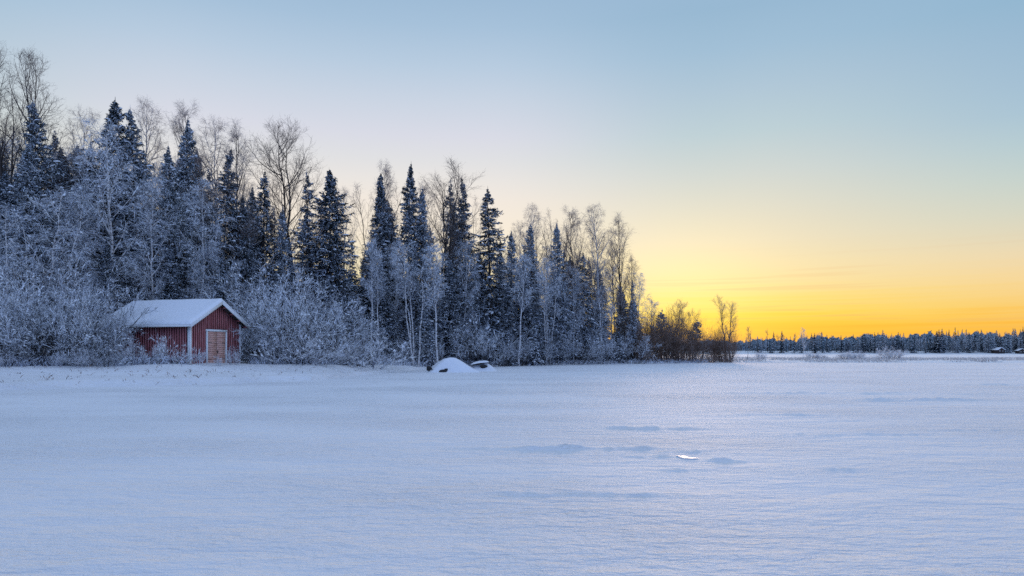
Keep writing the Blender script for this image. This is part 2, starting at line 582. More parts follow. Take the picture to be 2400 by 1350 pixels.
def build_ice():
    d0 = CAM_Z * FPX / (1074 - HY)
    x0 = at(1610, d0)
    n = 28
    rr = random.Random(4)
    ring = []
    for k in range(n):
        a = k / n * 2 * math.pi
        q = 1 + 0.15 * math.sin(3 * a + 1) + 0.10 * math.sin(5 * a) + rr.uniform(-0.06, 0.06)
        ex, ey = 0.20 * q * math.cos(a), 0.22 * q * math.sin(a)
        ring.append((x0 + ex, d0 + ey - 0.75 * ex))
    rings = [[(x0 + (x - x0) * f, d0 + (y - d0) * f) for x, y in ring] for f in (1.0, 0.66, 0.33)]
    V = [(x, y, float(ground_z(x, y)) + (-0.03 if i == 0 else 0.012)) for i, rg in enumerate(rings) for x, y in rg]
    V.append((x0, d0, float(ground_z(x0, d0)) + 0.012))
    Q = [(i * n + k, i * n + (k + 1) % n, (i + 1) * n + (k + 1) % n, (i + 1) * n + k) for i in range(2) for k in range(n)]
    T = [(2 * n + k, 2 * n + (k + 1) % n, 3 * n) for k in range(n)]
    o = link("ice_patch", mesh_np("ice_patch", V, Q, T, (M["ice"],), True))
    tag(o, "small bare patch of shiny ice in the snow", kind="structure")


build_ice()


# ------------------------------------------------------------------ small mesh pieces
def box_v(x0, x1, y0, y1, z0, z1):
    return [(x0, y0, z0), (x1, y0, z0), (x1, y1, z0), (x0, y1, z0), (x0, y0, z1), (x1, y0, z1), (x1, y1, z1), (x0, y1, z1)]


BOXQ = [(0, 3, 2, 1), (4, 5, 6, 7), (0, 1, 5, 4), (1, 2, 6, 5), (2, 3, 7, 6), (3, 0, 4, 7)]


def piece(name, V, m, parent, Q=BOXQ, T=None):
    return link(name, mesh_np(name, V, Q, T, (m,)), parent)


# ------------------------------------------------------------------ red shed
def build_shed():
    A = (-20.76, 44.0)
    zb = float(ground_z(A[0] + 0.5, A[1] + 2)) - 0.12
    root = link("red_shed", None)
    root.location = (A[0], A[1], zb)
    root.rotation_euler = (0, 0, rad(75))
    tag(root, "small red board shed with snowy roof and white trim by the lake", "shed")
    Wd, Ln, hw = 5.04, 6.5, 2.77
    rise = 0.555
    tilt = 0.12                       # the snow lies higher than the sill
    rz = hw + Wd / 2 * rise

    def top(x):
        return hw + min(x, Wd - x) * rise
    # gable wall with board and batten cladding
    g = piece("gable_wall", [(0, 0, -0.4), (Wd, 0, -0.4), (Wd, 0, hw), (Wd / 2, 0, rz), (0, 0, hw),
                             (0, 0.12, -0.4), (Wd, 0.12, -0.4), (Wd, 0.12, hw), (Wd / 2, 0.12, rz), (0, 0.12, hw)], M["red_dark"], root,
              [(0, 1, 2, 4), (5, 9, 7, 6), (0, 5, 6, 1), (1, 6, 7, 2), (0, 4, 9, 5)], [(4, 2, 3), (7, 9, 8), (2, 7, 3), (3, 7, 8), (3, 8, 4), (4, 8, 9)])
    rr = random.Random(3)
    DX0, DX1, DZ = 1.46, 3.51, 2.36
    n = 25
    for k in range(n):
        xc = 0.11 + (Wd - 0.22) * (k + 0.5) / n
        w = 0.052 + rr.uniform(-0.008, 0.008)
        z0 = -0.38
        if DX0 - 0.03 < xc < DX1 + 0.03:
            z0 = DZ + 0.02
        a, b = xc - w, xc + w
        pr = 0.028 + rr.uniform(-0.004, 0.006)
        ta, tb = top(a) - 0.01, top(b) - 0.01
        V = [(a, -pr, z0), (b, -pr, z0), (b, -0.002, z0), (a, -0.002, z0), (a, -pr, ta), (b, -pr, tb), (b, -0.002, tb), (a, -0.002, ta)]
        piece("batten", V, M["red"], g)
    # side wall facing the lake
    s = piece("side_wall", box_v(0, 0.12, 0.125, Ln, -0.4, hw + 0.04), M["red_dark"], root)
    n = 32
    for k in range(n):
        yc = 0.22 + (Ln - 0.3) * (k + 0.5) / n
        w = 0.052 + rr.uniform(-0.008, 0.008)
        pr = 0.028 + rr.uniform(-0.004, 0.006)
        piece("batten", box_v(-pr, -0.002, yc - w, yc + w, -0.38, hw + 0.02), M["red"], s)
    piece("back_wall", box_v(Wd - 0.12, Wd, 0.125, Ln, -0.4, hw + 0.04), M["red_dark"], root)
    piece("far_gable_wall", [(0.13, Ln - 0.12, -0.4), (Wd - 0.13, Ln - 0.12, -0.4), (Wd - 0.13, Ln - 0.12, hw), (Wd / 2, Ln - 0.12, rz), (0.13, Ln - 0.12, hw),
                             (0.13, Ln, -0.4), (Wd - 0.13, Ln, -0.4), (Wd - 0.13, Ln, hw), (Wd / 2, Ln, rz), (0.13, Ln, hw)], M["red"], root,
          [(0, 1, 2, 4), (5, 9, 7, 6), (0, 5, 6, 1), (1, 6, 7, 2), (0, 4, 9, 5)], [(4, 2, 3), (7, 9, 8), (2, 7, 3), (3, 7, 8), (3, 8, 4), (4, 8, 9)])
    # corner boards
    for nm, V in (("corner_board", box_v(-0.05, 0.115, -0.05, -0.001, -0.4, hw + 0.03)), ("corner_board", box_v(-0.05, -0.003, 0.001, 0.15, -0.4, hw)),
                  ("corner_board", box_v(Wd - 0.13, Wd + 0.04, -0.05, -0.001, -0.4, hw + 0.03)), ("corner_board", box_v(-0.05, -0.003, Ln - 0.15, Ln + 0.03, -0.4, hw))):
        piece(nm, V, M["white"], root)
    # door
    d = piece("door", box_v(DX0 + 0.12, DX1 - 0.12, -0.03, -0.004, -0.38, DZ - 0.13), M["wood_dark"], root)
    piece("door_frame", box_v(DX0, DX0 + 0.125, -0.09, -0.001, -0.39, DZ - 0.14), M["white"], d)
    piece("door_frame", box_v(DX1 - 0.125, DX1, -0.09, -0.001, -0.39, DZ - 0.14), M["white"], d)
    piece("door_frame", box_v(DX0 - 0.03, DX1 + 0.03, -0.095, -0.001, DZ - 0.138, DZ), M["white"], d)
    xm = (DX0 + DX1) / 2
    for (a, b) in ((DX0 + 0.13, xm - 0.014), (xm + 0.014, DX1 - 0.13)):
        n = 19
        ph = (DZ - 0.14 + 0.36) / n
        for k in range(n):
            z0 = -0.36 + k * ph
            o = rr.uniform(-0.005, 0.006)
            piece("plank", box_v(a + rr.uniform(0, 0.006), b - rr.uniform(0, 0.006), -0.058 + o, -0.031, z0 + 0.003, z0 + ph - 0.003), M["plank"], d)
    for z in (0.35, 1.45):
        for (a, b) in ((DX0 + 0.14, DX0 + 0.5), (DX1 - 0.5, DX1 - 0.14)):
            piece("hinge", box_v(a, b, -0.072, -0.060, z, z + 0.035), M["iron"], d)
    piece("handle", box_v(xm + 0.04, xm + 0.07, -0.11, -0.06, 0.75, 0.95), M["iron"], d)
    # roof boards, one slab per slope
    oh, fo, bo = 0.47, 0.47, 0.45
    th = 0.07
    roof = None
    for sgn in (0, 1):
        def X(x):
            return x if sgn == 0 else Wd - x
        xe = -oh
        ze = hw + xe * rise
        V = [(X(xe), -fo, ze + 0.05), (X(Wd / 2), -fo, rz + 0.05), (X(Wd / 2), Ln + bo, rz + 0.05), (X(xe), Ln + bo, ze + 0.05)]
        V += [(x, y, z + th) for x, y, z in V]
        Q = [(0, 1, 2, 3), (4, 7, 6, 5), (0, 4, 5, 1), (1, 5, 6, 2), (2, 6, 7, 3), (3, 7, 4, 0)]
        if sgn == 1:
            Q = [q[::-1] for q in Q]
        r = piece("roof_slope", V, M["wood_dark"], root, Q)
        # bargeboard on the front and back gable
        for (y0, y1) in ((-fo - 0.04, -fo - 0.002), (Ln + bo + 0.002, Ln + bo + 0.04)):
            zt, zl = 0.05 + th + 0.03, -0.10
            V = [(X(xe - 0.03), y0, ze + zl - 0.02), (X(Wd / 2), y0, rz + zl), (X(Wd / 2), y1, rz + zl), (X(xe - 0.03), y1, ze + zl - 0.02),
                 (X(xe - 0.03), y0, ze + zt - 0.02), (X(Wd / 2), y0, rz + zt), (X(Wd / 2), y1, rz + zt), (X(xe - 0.03), y1, ze + zt - 0.02)]
            piece("bargeboard", V, M["white"], r, BOXQ if sgn == 0 else [q[::-1] for q in BOXQ])
        # fascia along the eave
        xa, xb = sorted((X(xe - 0.025), X(xe - 0.001)))
        piece("fascia", box_v(xa, xb, -fo + 0.001, Ln + bo - 0.001, ze - 0.06, ze + 0.05 + th - 0.01), M["white"], r)
        # rafters under the overhang
        for k in range(4):
            t_ = (k + 0.35) / 4
            xr = xe + t_ * (Wd / 2 - xe)
            zr = hw + xr * rise
            xa, xb = sorted((X(xr - 0.04), X(xr + 0.04)))
            piece("purlin", box_v(xa, xb, -fo + 0.04, -0.05, zr - 0.08, zr + 0.02), M["red"], r)
        # snow on the slope
        nu, nv = 36, 60
        us, vs = np.linspace(0, 1, nu), np.linspace(0, 1, nv)
        Ug, Vg = np.meshgrid(us, vs, indexing="ij")
        xs = xe - 0.035 + Ug * (Wd / 2 - xe + 0.035)
        ys = -fo - 0.05 + Vg * (Ln + fo + bo + 0.1)
        edge = np.minimum(np.minimum(Ug * 3.4, Vg * 7.9), (1 - Vg) * 7.9)
        thick = (0.19 + 0.08 * fbm(xs * 0.7, ys * 0.5, 8, 2)) * np.sqrt(np.clip(edge / (0.16 + 0.10 * np.sin(ys * 2.3)), 0, 1)) + 0.05 * fbm(xs * 1.2, ys * 0.8, 3, 3)
        thick = np.where(edge <= 0.0, 0.02, np.maximum(thick, 0.05))
        zs0 = hw + xs * rise + 0.05 + th + 0.003
        top_v = np.stack([xs if sgn == 0 else Wd - xs, ys, zs0 + thick], -1).reshape(-1, 3)
        bot_v = np.stack([xs if sgn == 0 else Wd - xs, ys, zs0], -1).reshape(-1, 3)
        i = np.arange(nu * nv).reshape(nu, nv)
        Q = np.stack([i[:-1, :-1], i[1:, :-1], i[1:, 1:], i[:-1, 1:]], -1).reshape(-1, 4)
        off = nu * nv
        border = np.concatenate([i[:, 0], i[-1, 1:], i[::-1, -1][1:], i[0, ::-1][1:]])
        B = np.stack([border[:-1], border[:-1] + off, border[1:] + off, border[1:]], -1)
        if sgn == 1:
            Q, B = Q[:, ::-1], B[:, ::-1]
        link("roof_snow", mesh_np("roof_snow", np.concatenate([top_v, bot_v]), np.concatenate([Q, B]), None, (M["snow_load"],), True), r)


build_shed()


# ------------------------------------------------------------------ tree meshes
def polyline(p0, p1, K, wob, rng):
    t = np.linspace(0, 1, K)[:, None]
    P = np.array(p0)[None] * (1 - t) + np.array(p1)[None] * t
    w = np.cumsum(rng.normal(size=(K, 3)) * wob, 0)
    w -= w[0]
    w[:, 2] *= 0.2
    return P + w


def spruce(seed, H, Wc, start, dens, twigs, needle, snow_amt, sparse=0.0, droop=1.0, lumps=1.0, low=False):
    """trunk, crown of needle sprays and the snow lying on the boughs; returns three meshes"""
    rng = np.random.default_rng(seed)
    tb, cb, sb = Bag(), Bag(), Bag()
    trunk = polyline((0, 0, -0.4), (rng.normal() * 0.15, rng.normal() * 0.15, H), 14, H * 0.0022, rng)[None]
    Rt = (0.0085 * H * (1 - np.linspace(0, 1, 14)) ** 0.9 + 0.012)[None]
    tube(tb, trunk, Rt, 7, rng)
    nb = int(dens * H)
    t = start + (0.995 - start) * ((np.arange(nb) + rng.random(nb) * 0.9) / nb)
    p, tan, r = sample(trunk, Rt, np.zeros(nb, int), t)
    azm = np.arange(nb) * 2.399 + rng.normal(size=nb) * 0.4
    # irregular sides: some sectors and heights are thin
    sect = 1.0 + 0.38 * np.sin(azm * 1 + seed) * np.sin(t * 9 + seed * 1.7) + 0.16 * np.sin(t * 31 + seed)
    rel = (t - start) / (1 - start)
    prof = (1 - rel) ** 0.95 * np.clip(0.72 + rel * 1.6, 0, 1)
    Lb = (Wc * prof * (0.7 + 0.75 * rng.random(nb) ** 1.2) * sect + 0.05)
    keep = rng.random(nb) > sparse * (0.6 + 0.8 * (rng.random(nb)))
    p, azm, Lb, rel, t = p[keep], azm[keep], Lb[keep], rel[keep], t[keep]
    nb = len(p)
    pitch = np.radians(30 * np.clip((rel - 0.72) / 0.28, 0, 1) + 4 - 26 * droop * (1 - rel) + rng.normal(size=nb) * 7)
    hd = np.stack([np.cos(azm), np.sin(azm), np.zeros(nb)], 1)
    K = 6
    pts = [p]
    step = (Lb / (K - 1))[:, None]
    for k in range(K - 1):
        pts.append(pts[-1] + step * (hd * np.cos(pitch)[:, None] + UP * np.sin(pitch)[:, None]))
        pitch = pitch + (-0.13 * droop * (1 - rel) * (1.0 if k < 2 else 0) + (0.20 if k >= 2 else 0.0) * (0.6 + 0.6 * rng.random(nb)))
    Pb = np.stack(pts, 1)
    Rb = 0.008 + (0.006 * Lb)[:, None] * np.linspace(1, 0.1, K)[None]
    tube(tb, Pb, Rb, 3, rng)

    def lat_len(t_, Lp, g):
        return (np.minimum(0.16, 0.30 * Lp) + 0.36 * Lp * (1 - t_ * 0.8)) * (0.6 + 0.7 * g.random(len(t_)))
    Pt, Rtw = grow(Pb, np.full(Pb.shape[:2], 0.03), twigs, rng, 0.12, 1.0, 52, 10, lat_len, 3, -0.35, 0.10, 0.02, 0.01, flat=0.72)
    wN = np.minimum(needle * (0.75 + 0.5 * rng.random(len(Pt))), 0.3 * np.linalg.norm(Pt[:, -1] - Pt[:, 0], axis=1))
    prof3 = np.array([0.75, 1.0, 0.12])
    ribbon(cb, Pt, wN[:, None] * prof3[None], rng, side=UP[None, None])
    ribbon(cb, Pt, wN[:, None] * prof3[None], rng)
    # sprays along the bough itself
    Kb = np.array([0.5, 0.9, 1.0, 1.0, 0.8, 0.15])
    ribbon(cb, Pb, np.minimum(needle * 1.2, 0.16 * Lb)[:, None] * Kb[None], rng, side=UP[None, None])
    # hanging twiglets
    Ph, Rh = grow(Pt, np.full(Pt.shape[:2], 0.03), 3, rng, 0.05, 1.0, 70, 18, lambda a, b, g: np.minimum((0.12 + 0.20 * g.random(len(a))) * min(1.0, H / 9 + 0.4), 0.75 * b), 2, 0, 0.0, 0.02, 0.01)
    dirn = unit(Ph[:, 1] - Ph[:, 0])
    ln = np.linalg.norm(Ph[:, 1] - Ph[:, 0], axis=1, keepdims=True)
    dirn = unit(dirn + np.array((0, 0, -0.55 * droop)))
    Ph[:, 1] = Ph[:, 0] + dirn * ln
    ribbon(cb, Ph, np.broadcast_to(np.array([[needle * 0.85, needle * 0.12]]), (len(Ph), 2)), rng)
    # top shoot
    topv = trunk[0, -1]
    ribbon(cb, np.stack([topv - (0, 0, 0.5), topv + (0, 0, 0.25)])[None], np.array([[needle * 0.8, 0.01]]), rng)
    # strokes of snow along the lower boughs and their side twigs
    for Px, par, frac in ((Pb, np.arange(nb), 0.5), (Pt, np.repeat(np.arange(nb), twigs), 0.16)):
        m_ = (rng.random(len(Px)) < frac * snow_amt * np.clip(1.15 - rel[par], 0.1, 1) * (Lb[par] > 0.5))
        if m_.any():
            Q_ = Px[m_][:, 2:] if Px is Pb else Px[m_]
            wd = np.minimum(0.035 + 0.05 * rng.random((len(Q_), 1)), 0.09) * np.interp(np.linspace(0, 1, Q_.shape[1]), [0, 0.4, 1], [0.6, 1.0, 0.3])[None]
            ribbon(sb, Q_ + np.array((0, 0, 0.05)), wd, rng, side=UP[None, None])
            ribbon(sb, Q_ + np.array((0, 0, 0.04)), wd * 0.7, rng)
    # snow lying on the outer parts of the boughs, more of it low down
    w = snow_amt * (0.35 + 0.9 * (1 - rel)) * (Lb > 0.35)
    cnt = rng.poisson(np.clip(w * 1.6, 0, 8))
    idx = np.repeat(np.arange(nb), cnt)
    if len(idx):
        ts = 0.30 + 0.66 * rng.random(len(idx))
        q, tg, _ = sample(Pb, Rb, idx, ts)
        side = unit(np.cross(tg, UP[None]))
        up = np.cross(side, tg)
        q = q + side * (rng.normal(size=(len(idx), 1)) * 0.16 * Lb[idx][:, None] * (1 - ts)[:, None]) + up * 0.03
        a = lumps * (0.12 + 0.24 * rng.random((len(idx), 1)) ** 1.5)
        b = a * (0.38 + 0.35 * rng.random((len(idx), 1)))
        h = 0.045 + 0.07 * rng.random((len(idx), 1)) * lumps
        th = np.arange(6) / 6 * 2 * math.pi
        ring, ring2 = [], []
        for k in range(6):
            j = 0.75 + 0.5 * rng.random((len(idx), 1))
            e = tg * (a * math.cos(th[k]) * j) + side * (b * math.sin(th[k]) * j)
            ring.append(q + e - up * (0.05 * lumps))
            ring2.append(q + e * 0.7 + up * h * 0.75)
        V = np.stack(ring + ring2 + [q + up * h], 1)
        base = (np.arange(len(idx)) * 13)[:, None]
        Q, T = [], []
        for k in range(6):
            k2 = (k + 1) % 6
            Q.append(base + np.array([[k, k2, 6 + k2, 6 + k]]))
            T.append(base + np.array([[6 + k, 6 + k2, 12]]))
        sb.add(V.reshape(-1, 3), np.concatenate(Q), np.concatenate(T))
    return tb.mesh("trunk", M["bark"]), cb, (sb.mesh("bough_snow", M["snow_load"], True) if sb.V else None)


def clumps(bag, P, n, size, rng, t0=0.2):
    """little cushions of snow caught on twigs"""
    idx = rng.integers(0, len(P), n)
    q, tg, _ = sample(P, np.ones(P.shape[:2]), idx, t0 + (1 - t0) * rng.random(n))
    side = unit(np.cross(tg, UP[None]) + 1e-4)
    up = np.broadcast_to(UP[None], q.shape)
    a = size * (0.5 + rng.random((n, 1)) ** 2 * 1.6)
    ring = [q + tg * (a * 1.5 * math.cos(k * 2.094)) + side * (a * 0.8 * math.sin(k * 2.094)) - up * 0.01 for k in range(3)]
    V = np.stack(ring + [q + up * a * 0.8], 1)
    b = (np.arange(n) * 4)[:, None]
    bag.add(V.reshape(-1, 3), None, np.concatenate([b + np.array([[0, 1, 3]]), b + np.array([[1, 2, 3]]), b + np.array([[2, 0, 3]])]))


def crown_shape(t, cs, peak):
    x = np.clip((t - cs) / (1 - cs), 0, 1)
    return np.where(x < peak, 0.45 + 0.55 * np.sin(x / peak * math.pi / 2), np.cos((x - peak) / (1 - peak) * math.pi / 2 * 0.92) ** 0.8)


def broadleaf(seed, H, Wc, cs, leaders, n1, n2, n3, n4, ang, trop1, trop2, trop3, r_t, w3, w4, bark, twig, lean=0.0, spread=0.0, base_stems=1, peak=0.35, wob=0.06):
    """bare winter tree: stems, limbs, twigs"""
    rng = np.random.default_rng(seed)
    tb, cb = Bag(), Bag()
    K = 16
    stems = []
    for s in range(base_stems):
        a0 = rng.random() * 6.28
        bx, by = (0.25 * math.cos(a0), 0.25 * math.sin(a0)) if base_stems > 1 else (0, 0)
        out = spread * (0.5 + rng.random()) if base_stems > 1 else 0
        hs = H * (1 - 0.18 * rng.random() * (s > 0))
        P = polyline((bx, by, -0.4), (bx + lean + out * math.cos(a0), by + out * math.sin(a0), hs * 0.96), K, H * 0.005, rng)
        stems.append(P)
        for l in range(1, leaders):
            k = int(K * (0.36 + 0.14 * rng.random()))
            a1 = rng.random() * 6.28
            Q = P.copy()
            m = K - k
            f = (np.linspace(0, 1, m) ** 0.7)[:, None]
            Q[k:] += f * np.array([[math.cos(a1), math.sin(a1), 0]]) * (0.06 + 0.05 * rng.random()) * H
            Q[:k] += 0.003
            Q[:, 2] *= 1 - 0.08 * rng.random()
            stems.append(Q)
    P0 = np.stack(stems)
    tt = np.linspace(0, 1, K)
    R0 = np.broadcast_to((r_t * (1 - tt) ** 0.8 + 0.012)[None], P0.shape[:2]) / math.sqrt(max(1, len(stems)) ** 0.6)
    tube(tb, P0, R0, 7, rng)
    ns = len(stems)

    def l1(t, Lp, g):
        return Wc * crown_shape(t, cs, peak) * (0.65 + 0.5 * g.random(len(t))) + 0.3
    P1, R1 = grow(P0, R0, max(1, n1 // ns), rng, cs, 0.99, ang, 9, l1, 8, trop1, wob, 0.05, 0.010)
    tube(tb, P1, R1, 4, rng)
    P2, R2 = grow(P1, R1, n2, rng, 0.18, 0.98, 42, 12, lambda t, Lp, g: (0.25 + 0.42 * Lp * (1 - 0.6 * t)) * (0.6 + 0.7 * g.random(len(t))), 6, trop2, wob * 1.2, 0.022, 0.007)
    tube(cb, P2, R2, 3, rng)
    P3, R3 = grow(np.concatenate([P2, P1[:, [0, 2, 3, 5, 6, 7]]]), np.concatenate([R2, R1[:, [0, 2, 3, 5, 6, 7]]]), n3, rng, 0.15, 1.0, 42, 14,
                  lambda t, Lp, g: (0.22 + 0.36 * Lp * (1 - 0.5 * t)) * (0.6 + 0.8 * g.random(len(t))), 4, trop3, wob * 1.3, w3, w3 * 0.5)
    ribbon(cb, P3, R3, rng)
    P4, R4 = grow(P3, R3, n4, rng, 0.1, 1.0, 40, 15, lambda t, Lp, g: (0.14 + 0.42 * Lp) * (0.5 + 0.8 * g.random(len(t))), 3, trop3 * 0.8, wob * 1.3, w4, w4 * 0.5)
    cb.slot = 1 if twig == "frost" else 0
    ribbon(cb, P4, R4, rng)
    sn = None
    if twig == "frost" and w3 < 0.03:
        sb = Bag()
        clumps(sb, P2, 500, 0.055, rng)
        clumps(sb, P1, 160, 0.08, rng)
        sn = sb.mesh("bough_snow", M["snow_load"], True)
    return tb.mesh("trunk", M[bark]), cb, sn


def bush(seed, H, Wc, stems, n2, n3, n4, trop, w1, w3, w4, mat_name, spread=38, wob=0.08, up2=0.3):
    rng = np.random.default_rng(seed)
    sb, cb = Bag(), Bag()
    K = 8
    a = rng.random(stems) * 6.28
    tilt = np.radians(np.abs(rng.normal(size=stems)) * spread * 0.6 + 3)
    tilt = np.minimum(tilt, 1.2)
    d = np.stack([np.sin(tilt) * np.cos(a), np.sin(tilt) * np.sin(a), np.cos(tilt)], 1)
    base = np.stack([np.cos(a), np.sin(a), np.zeros(stems)], 1) * (rng.random((stems, 1)) ** 0.6) * Wc * 0.32
    base[:, 2] = -0.25
    Ln = H * (0.55 + 0.5 * rng.random(stems)) * (0.75 + 0.3 * np.cos(tilt))
    pts = [base]
    for k in range(K - 1):
        pts.append(pts[-1] + d * (Ln / (K - 1))[:, None])
        d = unit(d + UP * trop / (K - 1) + rng.normal(size=d.shape) * wob)
    P1 = np.stack(pts, 1)
    R1 = np.broadcast_to(np.linspace(w1, w1 * 0.3, K)[None], P1.shape[:2])
    tube(sb, P1, R1, 4, rng)
    P2, R2 = grow(P1, R1, n2, rng, 0.22, 0.98, 34, 12, lambda t, Lp, g: (0.15 + 0.42 * Lp * (1 - 0.75 * t)) * (0.6 + 0.7 * g.random(len(t))), 5, up2, wob, w1 * 0.6, w1 * 0.25)
    tube(sb if mat_name == "frost" and H > 3 else cb, P2, R2, 3, rng)
    P3, R3 = grow(P2, R2, n3, rng, 0.25, 1.0, 38, 14, lambda t, Lp, g: (0.14 + 0.34 * Lp) * (0.5 + 0.8 * g.random(len(t))), 3, up2, wob, w3, w3 * 0.6)
    ribbon(cb, P3, R3, rng)
    if n4:
        cb.slot = 1 if mat_name == "frost" else 0
        P4, R4 = grow(P3, R3, n4, rng, 0.35, 1.0, 42, 16, lambda t, Lp, g: (0.07 + 0.40 * Lp) * (0.5 + 0.8 * g.random(len(t))), 2, 0, wob, w4, w4 * 0.6)
        ribbon(cb, P4, R4, rng)
    sn = None
    if mat_name == "frost":
        lb = Bag()
        clumps(lb, P2, int(90 * H), 0.045, rng)
        clumps(lb, P3, int(120 * H), 0.035, rng)
        sn = lb.mesh("bough_snow", M["snow_load"], True)
    return sb.mesh("stems", M["stem"] if H > 3 and mat_name == "frost" else M[mat_name]), cb, sn


LIB = {}      # key -> (height, [(part name, mesh, sub-parts)])


def put(key, H, res, crown_mat, crown_name="crown", trunk_name="trunk"):
    tr, cb, sn = res
    LIB[key] = (H, tr, cb.mesh(crown_name, [M[crown_mat], M["frost_tip"]] if crown_mat == "frost" else M[crown_mat]), sn, trunk_name, crown_name)


def build_library():
    # dense, dark spruces
    put("spd0", 20, spruce(1, 20, 3.9, 0.07, 19, 15, 0.046, 0.9), "needles")
    put("spd1", 20, spruce(2, 20, 4.2, 0.06, 19, 15, 0.046, 1.1), "needles")
    put("spd2", 20, spruce(3, 20, 2.9, 0.10, 19, 15, 0.046, 0.8), "needles")
    # frosted spruces
    put("spf0", 20, spruce(4, 20, 3.8, 0.12, 18, 15, 0.044, 1.3, 0.12), "needles_frost")
    put("spf1", 20, spruce(5, 20, 3.0, 0.14, 17, 14, 0.044, 1.2, 0.2), "needles_frost")
    # open spruces, trunk showing
    put("spo0", 20, spruce(6, 20, 3.0, 0.20, 14, 12, 0.046, 0.6, 0.38, 1.2), "needles")
    put("spo1", 20, spruce(7, 20, 2.6, 0.26, 13, 12, 0.046, 0.6, 0.45, 0.9), "needles_frost")
    # snow laden young spruces
    put("spy0", 8, spruce(8, 8, 2.1, 0.03, 20, 11, 0.055, 2.4, 0.05, 1.4, 1.0), "needles")
    put("spy1", 8, spruce(9, 8, 1.7, 0.03, 20, 10, 0.055, 2.2, 0.1, 1.2, 1.0), "needles")
    # weeping frosted birches
    put("biw0", 18, broadleaf(11, 18, 3.8, 0.22, 1, 30, 8, 6, 4, 42, 0.25, -0.5, -1.3, 0.13, 0.016, 0.012, "birch_bark", "frost"), "frost")
    put("biw1", 18, broadleaf(12, 18, 3.4, 0.26, 1, 28, 8, 6, 4, 38, 0.35, -0.4, -1.2, 0.12, 0.016, 0.012, "birch_bark", "frost", lean=0.6), "frost")
    put("biw2", 14, broadleaf(13, 14, 3.0, 0.12, 1, 34, 8, 6, 4, 46, 0.1, -0.5, -1.0, 0.10, 0.016, 0.012, "birch_bark", "frost", base_stems=3, spread=1.2), "frost")
    # half frosted birches seen against the sky
    put("bib0", 20, broadleaf(14, 20, 4.0, 0.34, 1, 36, 7, 6, 4, 36, 0.5, -0.2, -0.9, 0.13, 0.007, 0.005, "birch_bark", "twig_half"), "twig_half")
    put("bib1", 20, broadleaf(15, 20, 3.6, 0.36, 1, 34, 7, 6, 4, 32, 0.6, 0.0, -0.7, 0.12, 0.007, 0.005, "bark", "twig_half", lean=1.0), "twig_half")
    put("bib2", 20, broadleaf(16, 20, 3.3, 0.30, 1, 39, 7, 5, 3, 34, 0.5, 0.0, -0.5, 0.13, 0.007, 0.005, "bark", "twig_half", base_stems=3, spread=1.6), "twig_half")
    # bare aspens
    put("asp0", 23, broadleaf(17, 23, 5.2, 0.34, 2, 56, 8, 5, 4, 46, 0.85, 0.45, 0.3, 0.24, 0.008, 0.006, "bark", "twig", peak=0.42, wob=0.07), "twig")
    put("asp1", 23, broadleaf(18, 23, 3.4, 0.30, 1, 60, 8, 5, 3, 26, 0.7, 0.5, 0.4, 0.20, 0.008, 0.006, "bark", "twig", base_stems=3, spread=1.6, peak=0.45), "twig")
    put("asp2", 21, broadleaf(19, 21, 3.9, 0.42, 1, 48, 6, 5, 3, 34, 0.7, 0.4, 0.3, 0.20, 0.008, 0.006, "bark", "twig", base_stems=3, spread=1.0, peak=0.45), "twig")
    put("bit0", 14, broadleaf(41, 14, 2.0, 0.52, 1, 28, 7, 5, 3, 34, 0.4, -0.2, -0.8, 0.13, 0.013, 0.011, "birch_bark", "frost", base_stems=4, spread=1.5), "frost")
    put("bit1", 14, broadleaf(42, 14, 2.2, 0.50, 1, 20, 7, 5, 3, 38, 0.4, -0.2, -0.9, 0.12, 0.013, 0.011, "birch_bark", "frost", lean=0.9), "frost")
    put("bil0", 12, broadleaf(33, 12, 2.6, 0.22, 1, 36, 7, 5, 3, 26, 0.5, 0.4, 0.3, 0.11, 0.010, 0.008, "bark", "twig_half", base_stems=2, spread=1.8, peak=0.4), "twig_half")
    put("bil1", 12, broadleaf(34, 12, 2.9, 0.18, 1, 39, 7, 5, 3, 34, 0.4, 0.2, 0.0, 0.10, 0.010, 0.008, "bark", "twig_half", base_stems=3, spread=1.5, peak=0.4), "twig_half")
    put("pin0", 8, spruce(51, 8, 2.3, 0.30, 13, 11, 0.05, 0.5, 0.35, -0.5), "needles_frost")
    put("spw0", 20, spruce(35, 20, 4.8, 0.05, 19, 15, 0.046, 1.2, 0.12, 1.25), "needles")
    put("spw1", 20, spruce(36, 20, 3.5, 0.12, 17, 14, 0.046, 1.4, 0.25, 1.1), "needles_frost")
    # bushes
    put("bus0", 5, bush(21, 5, 4.5, 20, 8, 6, 4, 0.2, 0.026, 0.020, 0.018, "frost"), "frost", "twigs", "stems")
    put("bus1", 5, bush(22, 5, 4.0, 18, 8, 6, 4, 0.3, 0.026, 0.020, 0.018, "frost", 44), "frost", "twigs", "stems")
    put("bus2", 5, bush(23, 5, 4.8, 22, 8, 6, 4, 0.1, 0.026, 0.020, 0.018, "frost", 50), "frost", "twigs", "stems")
    put("bul0", 1.8, bush(24, 1.8, 2.0, 20, 6, 5, 3, 0.3, 0.014, 0.013, 0.011, "frost", 50), "frost_white", "twigs", "stems")
    put("bul1", 1.8, bush(25, 1.8, 1.6, 14, 6, 5, 2, 0.5, 0.014, 0.013, 0.011, "frost", 40), "frost_white", "twigs", "stems")
    put("rnd0", 2.2, bush(26, 2.2, 3.2, 34, 8, 6, 4, 0.1, 0.022, 0.022, 0.018, "frost", 66), "frost_white", "twigs", "stems")
    # dark upright willows
    put("wil0", 5, bush(27, 5, 4.0, 125, 6, 3, 2, 0.35, 0.019, 0.012, 0.009, "willow", 30, 0.05, 0.5), "willow", "twigs", "stems")
